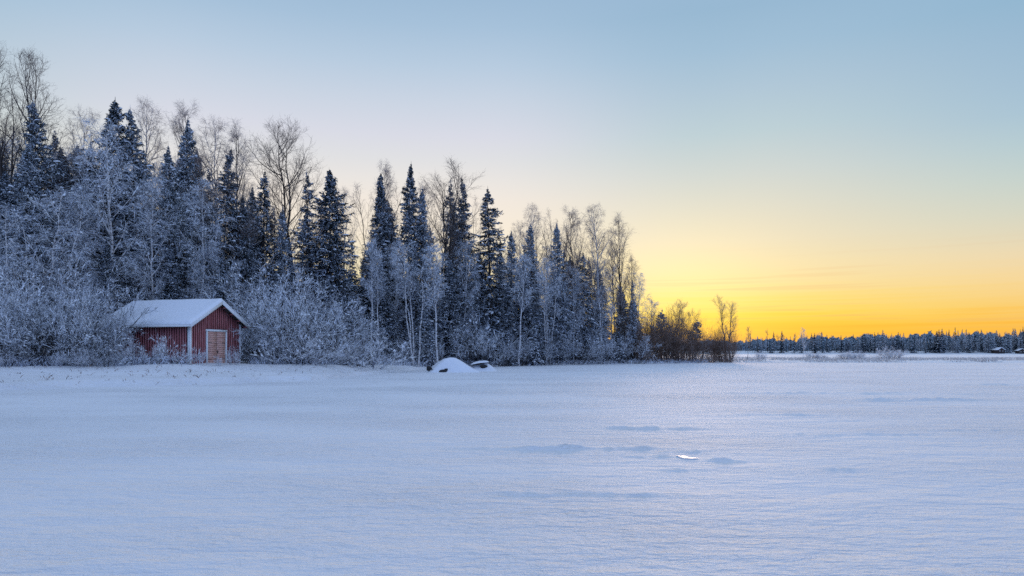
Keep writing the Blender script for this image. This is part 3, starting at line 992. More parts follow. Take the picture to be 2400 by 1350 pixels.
    put("wil1", 5, bush(28, 5, 3.2, 100, 6, 3, 2, 0.3, 0.019, 0.012, 0.009, "willow", 34, 0.05, 0.5), "willow", "twigs", "stems")


build_library()
RNG = random.Random(77)
CATS = {"spruce_tree": "tree", "birch_tree": "tree", "aspen_tree": "tree", "pine_tree": "tree"}


def plant(name, key, px, D, ytop, label, group=None, ws=1.0, rot=None, zoff=0.0, cat=None, height=None, world=None):
    H0, tr, cr, sn, tn, cn_ = LIB[key]
    if world is not None:
        x, y = world
    else:
        x, y = at(px, D), D
    zg = float(ground_z(x, y)) + zoff
    Ht = height if height is not None else (CAM_Z + (HY - ytop) / FPX * D) - zg
    s = Ht / H0
    root = bpy.data.objects.new(name, None)
    COL.objects.link(root)
    root.empty_display_size = 0.3
    root.location = (x, y, zg)
    tl = 0.022 if H0 > 6 else 0.05
    root.rotation_euler = (RNG.gauss(0, tl), RNG.gauss(0, tl), RNG.uniform(0, 6.28) if rot is None else rot)
    ws = ws * (1.12 if name == "spruce_tree" and D < 400 else 1.0)
    root.scale = (s * ws, s * ws, s)
    tag(root, label, cat or CATS.get(name, "bush"), group)
    link(tn, tr, root)
    c = link(cn_, cr, root)
    if sn is not None:
        tag(link("bough_snow", sn, c), kind="stuff")
    return root


SP, BI, AS, PI_ = "spruce_tree", "birch_tree", "aspen_tree", "pine_tree"
GW, GB = "trees of the wood on the lake shore", "frosted bushes along the shore"
TREES = [
    # name, mesh, px, distance, y of the top, width factor, label
    (AS, "asp1", 50, 54, 88, 1.0, "tallest bare aspen, rising above everything at the left edge of the wood"),
    (AS, "asp2", -8, 56, 215, 1.0, "bare dark aspen cut by the left edge beside the tallest aspen"),
    (SP, "spw1", 100, 52, 238, 1.05, "frosted spruce just right of the tallest aspen"),
    (SP, "spd2", 20, 50, 400, 1.1, "dark spruce low under the tallest aspen at the left edge"),
    (BI, "bib0", 165, 58, 256, 0.8, "thin half frosted birch between two tall spruces near the left edge"),
    (SP, "spd1", 155, 57, 345, 0.95, "dark spruce half hidden behind thin birch near the left edge"),
    (SP, "spw0", 252, 56, 230, 1.0, "tall broad dark topped spruce, highest spruce of the wood"),
    (BI, "biw0", 262, 50, 300, 1.15, "weeping frosted birch hanging in front of the highest spruce"),
    (BI, "biw2", 95, 46, 420, 1.3, "broad frosted birch clump in front of the left edge spruces"),
    (BI, "biw1", 180, 48, 440, 1.1, "frosted birch with thin pale trunk left of the highest spruce"),
    (BI, "biw2", 5, 44, 470, 1.1, "frosted birch clump cut by the left edge"),
    (BI, "bib0", 345, 60, 234, 0.85, "slender birch with fine pale twigs right of the highest spruce"),
    (BI, "bib1", 392, 60, 236, 0.8, "slender birch with forked pale top behind the shed"),
    (SP, "spw1", 330, 57, 260, 0.95, "frosted spruce with dark tip between the highest spruce and slender birches"),
    (SP, "spf1", 395, 56, 342, 0.9, "frosted narrow spruce above the shed roof"),
    (SP, "spf1", 431, 60, 287, 0.9, "tall narrow frosted spruce with pointed tip above the shed gable"),
    (BI, "biw1", 362, 52, 400, 0.9, "frosted birch with white trunk above the shed roof"),
    (BI, "bib0", 488, 63, 277, 0.85, "pale twigged birch behind the shed gable, tallest there"),
    (BI, "bib1", 545, 64, 303, 1.0, "pale birch with twigs arching over to the right"),
    (SP, "spo0", 508, 61, 337, 0.95, "dark ragged spruce between two pale arching birches"),
    (BI, "biw0", 468, 55, 425, 0.95, "frosted weeping birch right above the shed gable"),
    (SP, "spd2", 300, 55, 470, 1.2, "snow flecked spruce straight behind the shed roof"),
    (SP, "spf0", 440, 58, 500, 1.1, "frosted spruce close behind the shed ridge"),
    (SP, "spd0", 568, 63, 452, 0.8, "dark spruce left of the thin open spruce"),
    (SP, "spo0", 612, 66, 402, 0.95, "thin open spruce with see-through boughs against the glow"),
    (BI, "biw2", 540, 56, 560, 1.0, "frosted birch clump right of the shed gable"),
    (SP, "spf1", 655, 66, 482, 0.8, "small frosted spruce at the foot of the big rounded aspen"),
    (AS, "asp0", 684, 70, 287, 1.0, "big bare aspen with rounded crown and forked trunk"),
    (SP, "spo1", 731, 69, 402, 0.95, "thin spruce between the big aspen and dense dark spruce"),
    (SP, "spd1", 778, 68, 392, 1.1, "dense dark cone shaped spruce, broadest of the middle wood"),
    (BI, "bib0", 800, 76, 440, 0.7, "faint birch behind the dense dark cone shaped spruce"),
    (SP, "spo1", 828, 74, 560, 0.8, "small spruce in the bright gap of the wood"),
    (BI, "bib2", 868, 80, 386, 0.9, "bare birch fanning out behind narrow dark spruce"),
    (SP, "spd2", 886, 76, 406, 0.85, "narrow black green spruce right of the bright gap"),
    (BI, "bib1", 908, 79, 382, 0.6, "straight thin bare birch between two dark spruces"),
    (SP, "spd0", 946, 77, 377, 0.72, "tallest pointed spruce of the middle wood"),
    (SP, "spf1", 985, 78, 442, 0.85, "frosted spruce left of the bare three trunked aspen"),
    (AS, "asp2", 1040, 80, 366, 1.1, "bare three trunked aspen in the middle of the wood"),
    (SP, "spo1", 1056, 84, 422, 0.8, "thin spruce inside the crown of the three trunked aspen"),
    (SP, "spo0", 1100, 82, 412, 0.85, "dark ragged spruce right of the three trunked aspen"),
    (SP, "spo0", 1155, 84, 440, 1.3, "open spruce with wide spaced level boughs, right middle of the wood"),
    (BI, "biw0", 1085, 80, 560, 0.9, "frosted birch below the ragged dark spruce"),
    (BI, "biw1", 925, 74, 560, 0.9, "frosted birch with white trunk before narrow dark spruce"),
    (SP, "spf1", 1200, 88, 537, 0.9, "short frosted spruce right of the open boughed spruce"),
    (BI, "bib0", 1232, 92, 482, 0.75, "thin bare birch above short frosted spruces"),
    (SP, "spf0", 1252, 90, 522, 0.8, "frosted blue grey spruce in the right half of the wood"),
    (BI, "bib2", 1305, 96, 482, 0.85, "pale birch behind the bushy topped pine"),
    (PI_, "spf0", 1312, 93, 520, 0.8, "bushy topped frosted conifer among pale birches"),
    (BI, "bib1", 1352, 97, 486, 1.0, "bare birch leaning right with a wide curved limb"),
    (BI, "bib0", 1412, 99, 479, 0.95, "tall bare birch with dark trunk near the end of the wood"),
    (BI, "bib1", 1450, 101, 506, 1.0, "bare birch with drooping side twigs, last tall tree of the wood"),
    (SP, "spo0", 1366, 98, 592, 0.95, "open spruce between bare birches near the end of the wood"),
    (BI, "biw1", 1180, 87, 600, 1.0, "frosted birch with white trunk behind the snowy boulder"),
    (BI, "biw0", 1290, 92, 600, 1.0, "frosted birch with crooked white trunk below the bushy conifer"),
    (BI, "biw1", 1345, 95, 620, 1.0, "frosted birch beside the open spruce near the end of the wood"),
    (BI, "biw2", 1405, 99, 640, 1.0, "misty frosted birch clump under the tall dark trunked birch"),
    (SP, "spo1", 1484, 103, 652, 0.6, "small thin spruce at the very end of the wood"),
    (BI, "biw0", 1490, 106, 640, 1.0, "misty frosted birch behind the small end spruce"),
    (BI, "biw1", 1525, 112, 697, 1.2, "low misty birch sloping down towards the yellow sky"),
    (PI_, "pin0", 1547, 112, 727, 1.0, "little ragged pine against the brightest yellow sky"),
    (BI, "bil1", 1572, 113, 704, 1.1, "small bare birch glowing against yellow sky"),
    (BI, "bil1", 1615, 114, 724, 1.0, "small bare birch at the tip above dark willows"),
    (PI_, "pin0", 1630, 114, 750, 1.1, "low frosted pine at the outermost tip of the wood"),
    (BI, "bil0", 1708, 110, 698, 1.1, "lone two stemmed bare birch by the dark willow clump"),
    (BI, "bib1", 1752, 122, 765, 0.9, "tiny bare birch right of the lone two stemmed birch"),
    (BI, "biw1", 1884, 128, 766, 0.7, "slender crooked birch standing alone in the reeds"),
    (BI, "biw0", 1010, 78, 620, 0.9, "frosted birch with white trunk above the snowy boulder"),
    (SP, "spd0", 870, 73, 560, 1.0, "dark spruce with snowy lower boughs behind white birch stems"),
    (SP, "spd1", 1060, 79, 600, 1.0, "dark spruce with snowy boughs above the snowy boulder"),
    (SP, "spd1", 1130, 84, 590, 1.0, "dark spruce with snow patches behind the boulder"),
    (SP, "spd0", 1225, 88, 610, 1.1, "dark snow patched spruce under frosted birches"),
    (SP, "spd1", 1300, 93, 640, 1.0, "dark spruce low between white birch trunks"),
    (SP, "spd0", 690, 66, 610, 1.0, "dark spruce below the trunk of the big rounded aspen"),
    (SP, "spf0", 60, 49, 330, 1.0, "frosted spruce half hidden under the tallest aspen"),
    (SP, "spd1", 215, 54, 420, 1.1, "dark spruce behind the weeping frosted birch"),
    (SP, "spd1", 480, 60, 560, 1.0, "dark spruce in the shade behind the shed gable"),
    (SP, "spd0", 350, 56, 540, 1.1, "dark snow flecked spruce over the middle of the shed roof"),
    (SP, "spw0", 318, 53, 560, 0.9, "black green spruce with thick snowy boughs over the left half of the shed roof"),
    (SP, "spd1", 405, 54, 575, 1.0, "black green spruce with thick snowy boughs over the middle of the roof"),
    (SP, "spd0", 525, 55, 600, 1.0, "black green spruce with snowy boughs right of the shed ridge"),
    (SP, "spd1", 262, 48, 560, 0.9, "dark spruce with snowy boughs left above the shed roof"),
    (SP, "spd1", 905, 71, 640, 0.9, "dark spruce with snowy boughs left of the little snow laden spruce"),
    (SP, "spw0", 972, 73, 620, 0.8, "dark spruce with snowy boughs straight behind white birch stems"),
    (SP, "spd0", 1185, 83, 660, 1.0, "dark spruce with snowy boughs low right of the boulder"),
    (BI, "bit0", 975, 68.5, 560, 1.0, "birch clump with four clear white stems left of the boulder"),
    (BI, "bit1", 1024, 70, 575, 1.0, "birch with one thick white stem straight above the boulder peak"),
    (BI, "bit1", 868, 66, 560, 0.8, "birch with thin straight white stem behind the white branched little tree"),
    (BI, "bit1", 889, 68, 590, 0.9, "birch with thin bent white stem before dark snowy spruces"),
    (BI, "bit1", 1216, 82, 600, 1.0, "birch with crooked white stem right of the boulder, before dark spruces"),
    (BI, "bit0", 1285, 88, 610, 0.8, "birch clump with white stems in the right part of the wood"),
    (SP, "spf0", 458, 64, 345, 0.7, "frosted spruce squeezed between pale birches above the shed gable"),
    (SP, "spf1", 590, 68, 430, 0.8, "frosted spruce right of the pale arching birches"),
    (BI, "bib2", 640, 71, 420, 0.8, "thin pale birch left of the big rounded aspen"),
    (SP, "spw1", 1075, 85, 470, 0.7, "frosted spruce right of the three trunked aspen's stems"),
    (SP, "spf0", 915, 80, 470, 0.8, "frosted spruce between the narrow black green spruce and tallest pointed one"),
    (SP, "spy0", 1005, 72, 765, 0.9, "little snow laden spruce left of the boulder"),
    (SP, "spy1", 1450, 100, 775, 1.1, "little snow laden spruce near the end of the wood"),
    (SP, "spy0", 1395, 97, 780, 1.0, "little snow laden spruce below bare birches"),
    (SP, "spy1", 1250, 86, 750, 1.0, "young snow laden spruce under the blue grey spruce"),
]


USED = set()


def behind(kind, px, D):
    """a label that ties a half hidden tree to the front tree it stands behind"""
    best = sorted((abs(t[2] - px) + (0 if t[3] < D else 60), i) for i, t in enumerate(TREES))
    for _, i in best:
        if (kind, i) not in USED:
            USED.add((kind, i))
            lab = TREES[i][6].split(",")[0]
            w = lab.split()
            return kind + " the " + " ".join(w[:16 - len(kind.split()) - 1])
    return kind + " other trees"


def build_trees():
    for name, key, px, D, yt, ws, lab in TREES:
        plant(name, key, px, D, yt, lab, GW, ws)
    # dark young spruces filling the wood behind the front row
    i = 0
    for px in list(range(-150, 1500, 38)) + list(range(560, 1520, 30)):
        D = float(np.interp(px, [-150, 300, 600, 800, 1000, 1200, 1500], [54, 62, 70, 78, 86, 96, 110])) + RNG.uniform(0, 8) + (7 if i > 43 else 0)
        yt = float(np.interp(px, [-150, 300, 600, 800, 1200, 1500], [500, 560, 640, 650, 670, 720])) + RNG.uniform(-40, 40) + (35 if i > 43 else 0)
        plant(SP, RNG.choice(["spd0", "spd1", "spy0", "spd0"]), px + RNG.uniform(-14, 14), D, yt,
              behind("young dark spruce in the shade behind", px, D), "young spruces inside the wood", RNG.uniform(1.2, 1.6))
        i += 1
    # trees crowded together inside the wood, below the skyline
    for k, px in enumerate(range(-120, 1500, 26)):
        D = float(np.interp(px, [-150, 300, 600, 800, 1000, 1200, 1500], [52, 59, 67, 74, 81, 92, 107])) + RNG.uniform(0, 9)
        yt = float(np.interp(px, [-150, 200, 420, 560, 600, 760, 800, 840, 880, 1000, 1180, 1300, 1400, 1500], [340, 360, 390, 430, 610, 620, 630, 690, 610, 600, 610, 600, 610, 690])) + RNG.uniform(-30, 60)
        if k % 3 == 2:
            plant(SP, RNG.choice(["spf0", "spf1", "spw1", "spo1"]), px + RNG.uniform(-10, 10), D, yt, behind("frosted spruce half hidden behind", px, D), "frosted spruces inside the wood", RNG.uniform(0.9, 1.25))
        else:
            plant(BI, RNG.choice(["biw0", "biw1", "biw2", "bib2"]), px + RNG.uniform(-10, 10), D, yt, behind("frosted birch half hidden behind", px, D), "frosted birches inside the wood", RNG.uniform(0.95, 1.25))
    # second layer close under the skyline
    for k, px in enumerate(range(-60, 1480, 37)):
        D = float(np.interp(px, [-150, 300, 600, 800, 1000, 1200, 1500], [57, 65, 72, 79, 86, 96, 109])) + RNG.uniform(0, 6)
        yt = float(np.interp(px, [-60, 250, 350, 430, 500, 560, 620, 760, 800, 840, 880, 950, 1050, 1150, 1250, 1400, 1480], [300, 310, 320, 350, 360, 410, 480, 500, 540, 620, 500, 480, 470, 500, 550, 560, 650])) + RNG.uniform(-10, 70)
        if k % 2:
            plant(SP, RNG.choice(["spf1", "spo1", "spo0", "spf0"]), px + RNG.uniform(-12, 12), D, yt, behind("thin spruce in the depth of the wood behind", px, D), "thin spruces in the depth of the wood", RNG.uniform(0.75, 1.0))
        else:
            plant(BI, RNG.choice(["biw1", "biw0", "bib2", "bib0"]), px + RNG.uniform(-12, 12), D, yt, behind("birch in the depth of the wood behind", px, D), "birches in the depth of the wood", RNG.uniform(0.8, 1.1))
    # thin bare tops
    for px, yt in ((300, 330), (450, 380), (600, 430), (760, 470), (1010, 420), (1120, 470), (1215, 520), (1270, 500), (1330, 500), (1385, 510), (1440, 560), (1475, 600)):
        D = float(np.interp(px, [300, 600, 800, 1000, 1200, 1500], [62, 70, 78, 86, 96, 108]))
        plant(BI, RNG.choice(["bib0", "bib1", "bib2"]), px, D, yt, behind("thin bare birch top behind", px, D), "thin bare birches behind the front trees", RNG.uniform(0.7, 1.0))
    for px in (-260, -200, -130, -70):
        plant(SP, RNG.choice(["spd0", "spf0"]), px, 52 + RNG.uniform(0, 8), RNG.uniform(220, 420), "spruce beyond the left edge of the wood", "spruces beyond the left edge", 1.0)


build_trees()

BUSHES = [
    ("frosted_bush", "bus0", 20, 40.5, 640, 1.0, "tall frosted bush at the far left shore"),
    ("frosted_bush", "bus1", 95, 41, 655, 1.0, "tall frosted bush second from the left edge of the shore"),
    ("frosted_bush", "bus2", 165, 41.5, 650, 1.0, "tall frosted bush with fanned twigs left of the shed"),
    ("frosted_bush", "bus0", 232, 42, 672, 0.95, "bright frosted bush close to the left end of the shed"),
    ("frosted_bush", "bus1", 250, 43.0, 715, 0.8, "frosted bush leaning over the roof edge of the shed"),
    ("frosted_bush", "bus2", 60, 43.5, 620, 1.0, "tall frosted bush rising behind the left shore bushes"),
    ("frosted_bush", "bus0", 135, 44, 615, 1.0, "tall frosted bush in the second row left of the shed"),
    ("frosted_bush", "bus1", 205, 44.5, 630, 1.0, "tall frosted bush behind the bright bush near the shed"),
    ("frosted_bush", "bus1", -50, 41, 630, 1.0, "frosted bush cut off by the left edge"),
    ("frosted_bush", "bus2", 232, 40.4, 775, 0.9, "low spreading frosted bush before the shed corner bushes"),
    ("frosted_bush", "bul0", 195, 39.8, 812, 1.0, "low frosted bush with dark gaps on the left bank"),
    ("frosted_bush", "bul1", 130, 39.6, 818, 1.0, "low frosted bush on the left bank below tall bushes"),
    ("frosted_bush", "bul0", 12, 39, 815, 1.0, "low frosted bush at the left edge of the bank"),
    ("frosted_bush", "bul0", 300, 42.0, 795, 0.7, "white frosted bush against the dark side wall of the shed"),
    ("frosted_bush", "bul1", 388, 42.6, 784, 0.8, "white branching bush in front of the shed side wall"),
    ("frosted_bush", "bul0", 352, 42.0, 815, 0.8, "low white bush under the shed eave"),
    ("frosted_bush", "bul0", 422, 42.6, 818, 0.8, "low white bush left of the shed corner post"),
    ("frosted_bush", "bul1", 466, 43.2, 812, 0.7, "low white bush between the corner post and door"),
    ("frosted_bush", "bul1", 512, 44.0, 832, 0.7, "tiny frosted twigs in front of the shed door"),
    ("frosted_bush", "bul0", 549, 45.5, 812, 0.6, "low white bush right of the shed door"),
    ("frosted_bush", "bus0", 612, 52, 625, 1.0, "tall frosted bush just right of the shed"),
    ("frosted_bush", "bus2", 668, 53, 615, 1.05, "tallest frosted bush right of the shed"),
    ("frosted_bush", "bus1", 722, 53, 660, 1.0, "frosted bush below the dense cone shaped spruce"),
    ("frosted_bush", "bus1", 590, 50, 720, 0.9, "frosted bush touching the right wall of the shed"),
    ("frosted_bush", "bus2", 645, 51, 725, 0.9, "frosted bush on the bank right of the shed"),
    ("frosted_bush", "bus0", 770, 57, 690, 0.9, "frosted bush with bright tips left of the little bare tree"),
    ("frosted_bush", "bus0", 852, 58, 722, 0.55, "little tree shaped bush with clear white branches"),
    ("frosted_bush", "bul0", 705, 50, 780, 1.6, "low frosted bush on the bank between shed and boulder"),
    ("frosted_bush", "bul1", 795, 55, 782, 1.8, "low wide frosted bush left of the white branched little tree"),
    ("frosted_bush", "bul0", 848, 56, 778, 1.7, "low frosted bush at the foot of the little tree"),
    ("frosted_bush", "bus2", 945, 72, 770, 0.9, "frosted bush at the wood edge left of the boulder"),
    ("frosted_bush", "bus0", 1020, 73, 785, 0.9, "frosted bush behind the peak of the boulder"),
    ("frosted_bush", "bus1", 1105, 77, 745, 0.9, "bright frosted bush behind the right slope of the boulder"),
    ("frosted_bush", "bus2", 1165, 80, 770, 1.0, "frosted bush right of the boulder"),
    ("frosted_bush", "bus0", 1225, 84, 765, 1.0, "frosted bush at the wood edge under white birch trunk"),
    ("frosted_bush", "bus1", 1285, 87, 775, 1.0, "frosted bush below the crooked white birch"),
    ("frosted_bush", "bus2", 1345, 91, 770, 1.0, "frosted bush in the right part of the wood edge"),
    ("frosted_bush", "bus0", 1410, 94, 780, 1.0, "frosted bush beside little snow laden spruce"),
    ("frosted_bush", "bus1", 1480, 98, 770, 1.0, "frosted bush where dark willows begin"),
    ("willow_bush", "wil0", 1522, 104, 735, 0.9, "dark upright willow clump at the end of the wood"),
    ("willow_bush", "wil1", 1560, 105, 728, 0.9, "dark upright willow clump second from the wood's end"),
    ("willow_bush", "wil0", 1602, 106, 742, 0.9, "dark spreading willow clump under small glowing birches"),
    ("willow_bush", "wil1", 1665, 107, 772, 0.75, "dark willow clump left of the lone birch"),
    ("willow_bush", "wil0", 1702, 107, 768, 0.75, "dark willow clump around the foot of the lone birch"),
    ("willow_bush", "wil1", 1505, 107, 770, 1.0, "dark willow clump between the last frosted bush and the wood's end"),
    ("willow_bush", "wil0", 1545, 109, 762, 1.0, "dark willow clump in the second row at the end of the wood"),
    ("willow_bush", "wil1", 1585, 110, 760, 1.0, "dark willow clump in the second row below the small bare birches"),
    ("willow_bush", "wil0", 1632, 109, 785, 0.9, "low dark willow clump in the gap before the lone birch"),
    ("willow_bush", "wil1", 1685, 110, 785, 0.9, "low dark willow clump behind the lone birch"),
    ("frosted_bush", "rnd0", 2083, 140, 811, 1.25, "largest round white frosted bush among the reeds"),
    ("frosted_bush", "rnd0", 1983, 140, 822, 1.25, "small round frosted bush, left one of the pair in the reeds"),
    ("frosted_bush", "rnd0", 2011, 140, 821, 1.25, "small round frosted bush, right one of the pair in the reeds"),
    ("frosted_bush", "rnd0", 1900, 150, 823, 1.1, "tiny round frosted bush beside the slender crooked birch"),
    ("frosted_bush", "rnd0", 1922, 150, 827, 1.2, "tiniest round frosted bush right of the slender crooked birch"),
    ("frosted_bush", "rnd0", 1780, 135, 822, 0.8, "low frosted bush in the reeds right of the dark willows"),
]
for _n, _k, _px, _D, _yt, _ws, _lab in BUSHES:
    plant(_n, _k, _px, _D, _yt, _lab, GB if _n == "frosted_bush" else "dark willow clumps", _ws)


# ------------------------------------------------------------------ boulders
def mound(name, fn, x0, x1, y0, y1, nx, ny, parent):
    xs, ys = np.linspace(x0, x1, nx), np.linspace(y0, y1, ny)
    X, Y = np.meshgrid(xs, ys, indexing="ij")
    Z = fn(X, Y)
    V = np.stack([X, Y, Z], -1).reshape(-1, 3)
    i = np.arange(nx * ny).reshape(nx, ny)
    Q = np.stack([i[:-1, :-1], i[1:, :-1], i[1:, 1:], i[:-1, 1:]], -1).reshape(-1, 4)
    return link(name, mesh_np(name, V, Q, None, (M["snow_load"],), True), parent)


def rock_piece(name, c, s, seed, parent, rotz=0.0, flat=1.0):
    import bmesh
    bm = bmesh.new()
    bmesh.ops.create_icosphere(bm, subdivisions=3, radius=1.0)
    rr = np.random.default_rng(seed)
    dirs = unit(rr.normal(size=(9, 3)))
    offs = 0.55 + 0.35 * rr.random(9)
    for v in bm.verts:
        p = np.array(v.co)
        k = 1.0
        for d, o in zip(dirs, offs):          # cut by random planes: a broken, faceted block
            q = float(p @ d)
            if q > o:
                k = min(k, o / q)
        k *= 1 + 0.05 * math.sin(p[0] * 9 + seed) * math.cos(p[2] * 8)
        v.co = (p[0] * k, p[1] * k, p[2] * k)
    me = bpy.data.meshes.new(name)
    bm.to_mesh(me)
    bm.free()
    me.materials.append(M["rock"])
    o = link(name, me, parent)
    o.location, o.scale, o.rotation_euler = c, s, (0, 0, rotz)
    return o


def build_boulders():
    D = 57.5
    root = link("snowy_boulder", None)
    root.location = (at(1052, D), D, float(ground_z(at(1052, D), D)))
    tag(root, "big pointed snow covered boulder with dark rock showing at its foot", "boulder")

    def f(X, Y):
        w = 0.25 * fbm(X * 0.9, Y * 0.9, 47, 2)
        pl = [1.62 + 0.86 * X + 0.25 * Y, 1.66 - 0.60 * X - 0.1 * Y, 1.66 + 1.12 * (Y + w) + 0.1 * X, 1.72 - 0.38 * X + 0.80 * (Y + w), 1.66 - 0.95 * Y, 1.25 - 0.30 * X - 0.3 * Y + 0.25 * np.sin(X * 2.0)]
        z = -np.log(sum(np.exp(-9.0 * p) for p in pl)) / 9.0
        z = np.maximum(z, -0.3) + (0.14 * fbm(X * 1.4, Y * 1.4, 41, 3) + 0.05 * fbm(X * 4, Y * 4, 42, 2)) * np.clip(z * 3, 0, 1)
        sk = 0.16 * np.exp(-((X - 0.3) / 2.1) ** 4 - (Y / 1.6) ** 4)          # drifted skirt
        return np.maximum(z, sk) - 0.06
    mound("snow_cover", f, -2.7, 3.1, -2.1, 2.1, 80, 60, root)
    for k, (c, s, r) in enumerate((((-1.60, -0.35, 0.30), (0.26, 0.35, 0.24), 0.3), ((-0.30, -1.22, 0.06), (0.55, 0.24, 0.20), 0.35), ((-0.05, -1.14, 0.20), (0.34, 0.18, 0.16), 0.45),
                                   ((0.52, -1.22, 0.05), (0.36, 0.2, 0.14), 0.2), ((-1.18, -0.86, 0.22), (0.22, 0.16, 0.10), 0.4), ((-0.78, -1.12, 0.06), (0.15, 0.18, 0.12), 0.4),
                                   ((0.0, 0.25, 0.2), (0.9, 0.5, 0.6), 0.2))):
        rock_piece("rock", c, s, 50 + k, root, r)
    D2 = 61.0
    root = link("snowy_rock_slab", None)
    root.location = (at(1133, D2), D2, float(ground_z(at(1133, D2), D2)))
    tag(root, "smaller snow covered rock slab with dark hollow beside the pointed boulder", "rock")

    def f2(X, Y):
        h = np.interp(X, [-2.0, -1.2, -0.75, -0.2, 0.1, 0.35, 0.8, 1.15, 1.5], [-0.1, 0.46, 0.74, 0.84, 0.88, 0.78, 0.42, 0.14, -0.1])
        z = h * np.clip(1 - np.abs((Y - 0.2) / (1.15)), 0, 1) ** 0.75
        z += 0.08 * fbm(X * 2, Y * 2, 43, 3) * np.clip(z * 3, 0, 1)
        return z - 0.04
    mound("snow_cover", f2, -2.1, 1.6, -1.3, 1.6, 60, 46, root)
    rock_piece("rock", (-0.42, -0.36, 0.68), (0.60, 0.40, 0.09), 61, root, 0.12)
    rock_piece("rock", (0.05, -0.56, 0.42), (0.36, 0.28, 0.17), 62, root, 0.1)

    def cap(X, Y):
        e = np.clip(1 - ((X + 0.30) / 0.80) ** 2, 0, 1) * np.clip(1 - ((Y + 0.12) / 0.62) ** 2, 0, 1)
        return 0.72 + 0.14 * X + 0.24 * e ** 0.5 + 0.03 * fbm(X * 5, Y * 5, 44, 2)
    mound("snow_cap", cap, -1.2, 0.48, -0.73, 0.5, 34, 24, root)
    D3 = 58.5
    root = link("snowy_stump", None)
    root.location = (at(850, D3), D3 - 3, float(ground_z(at(850, D3), D3 - 3)))
    tag(root, "small dark stump under snow at the foot of the little tree", "stump")
    rng = np.random.default_rng(5)
    b = Bag()
    tube(b, polyline((0, 0, -0.2), (0.12, 0, 0.42), 5, 0.02, rng)[None], np.array([[0.20, 0.17, 0.13, 0.11, 0.09]]), 8, rng)
    link("trunk", b.mesh("trunk", M["bark"]), root)
    mound("snow_cap", lambda X, Y: 0.12 + 0.26 * np.clip(1 - ((X - 0.4) / 0.5) ** 2 - (Y / 0.35) ** 2, -0.8, 1), -0.05, 0.9, -0.35, 0.35, 16, 14, root)


build_boulders()


# ------------------------------------------------------------------ low growth: uncountable
def blades(name, xs, ys, hmin, hmax, w, lean, m, label, cat, seed, per=1):
    rng = np.random.default_rng(seed)
    xs, ys = np.repeat(xs, per), np.repeat(ys, per)
    n = len(xs)
    xs = xs + rng.normal(size=n) * 0.06 * (per > 1)
    ys = ys + rng.normal(size=n) * 0.06 * (per > 1)
    zs = ground_z(xs, ys)
    h = hmin + (hmax - hmin) * rng.random(n) ** 1.5
    d = rng.normal(size=(n, 2)) * lean
    b = np.stack([xs, ys, zs - 0.05], 1)
    mid = b + np.stack([d[:, 0] * h * 0.4, d[:, 1] * h * 0.4, h * 0.6], 1)
    top = b + np.stack([d[:, 0] * h, d[:, 1] * h, h * (0.95 - 0.2 * rng.random(n))], 1)
    bag = Bag()
    ribbon(bag, np.stack([b, mid, top], 1), np.broadcast_to(np.array([[w, w * 1.3, w * 0.5]]), (n, 3)), rng)
    o = link(name, bag.mesh(name, m))
    tag(o, label, cat, kind="stuff")


def low_growth():
    rng = np.random.default_rng(9)
    # frosted reeds on the low belt in the lake
    n = 16000
    D = 109 + 70 * rng.random(n) ** 1.4
    px = 1640 + 900 * rng.random(n)
    k = (fbm(at(px, D) * 0.15, D * 0.10, 3, 3) > -0.08)
    px, D = px[k], D[k]
    blades("frosted_reeds", at(px, D), D, 0.15, 0.5, 0.022, 0.35, M["grass"], "frosted reeds and dry grass on the low belt across the ice", "reeds", 2)
    # brushwood and frosted grass along the foot of the wood
    n = 15000
    px = -60 + 1720 * rng.random(n)
    D = np.interp(px, [-60, 0, 300, 445, 570, 730, 850, 1000, 1200, 1450, 1660], [39, 39, 41, 42.5, 47, 51, 56, 71, 84.5, 97, 105]) + rng.random(n) ** 1.5 * 6
    inshed = (px > 300) & (px < 585) & (D > 42.8)
    px, D = px[~inshed], D[~inshed]
    blades("frosted_undergrowth", at(px, D), D, 0.12, 0.75, 0.013, 0.6, M["frost"], "low frosted grass and brushwood along the foot of the wood", "undergrowth", 3)
    # a few stalks standing out of the bank
    n = 150
    px = rng.random(n) * 900
    D = np.interp(px, [0, 445, 730, 900], [31, 35, 41, 55]) + rng.random(n) * 7
    blades("dry_stalks", at(px, D), D, 0.06, 0.26, 0.010, 0.6, M["willow"], "thin dry stalks poking out of the snowy bank", "stalks", 4, 3)


low_growth()


# ------------------------------------------------------------------ far shore
def far_spruce(seed, H, Wc, mat_name):
    rng = np.random.default_rng(seed)
    return spruce(seed, H, Wc, 0.04, 7, 4, 0.16, 0.5, 0.05, 0.8, 2.2)


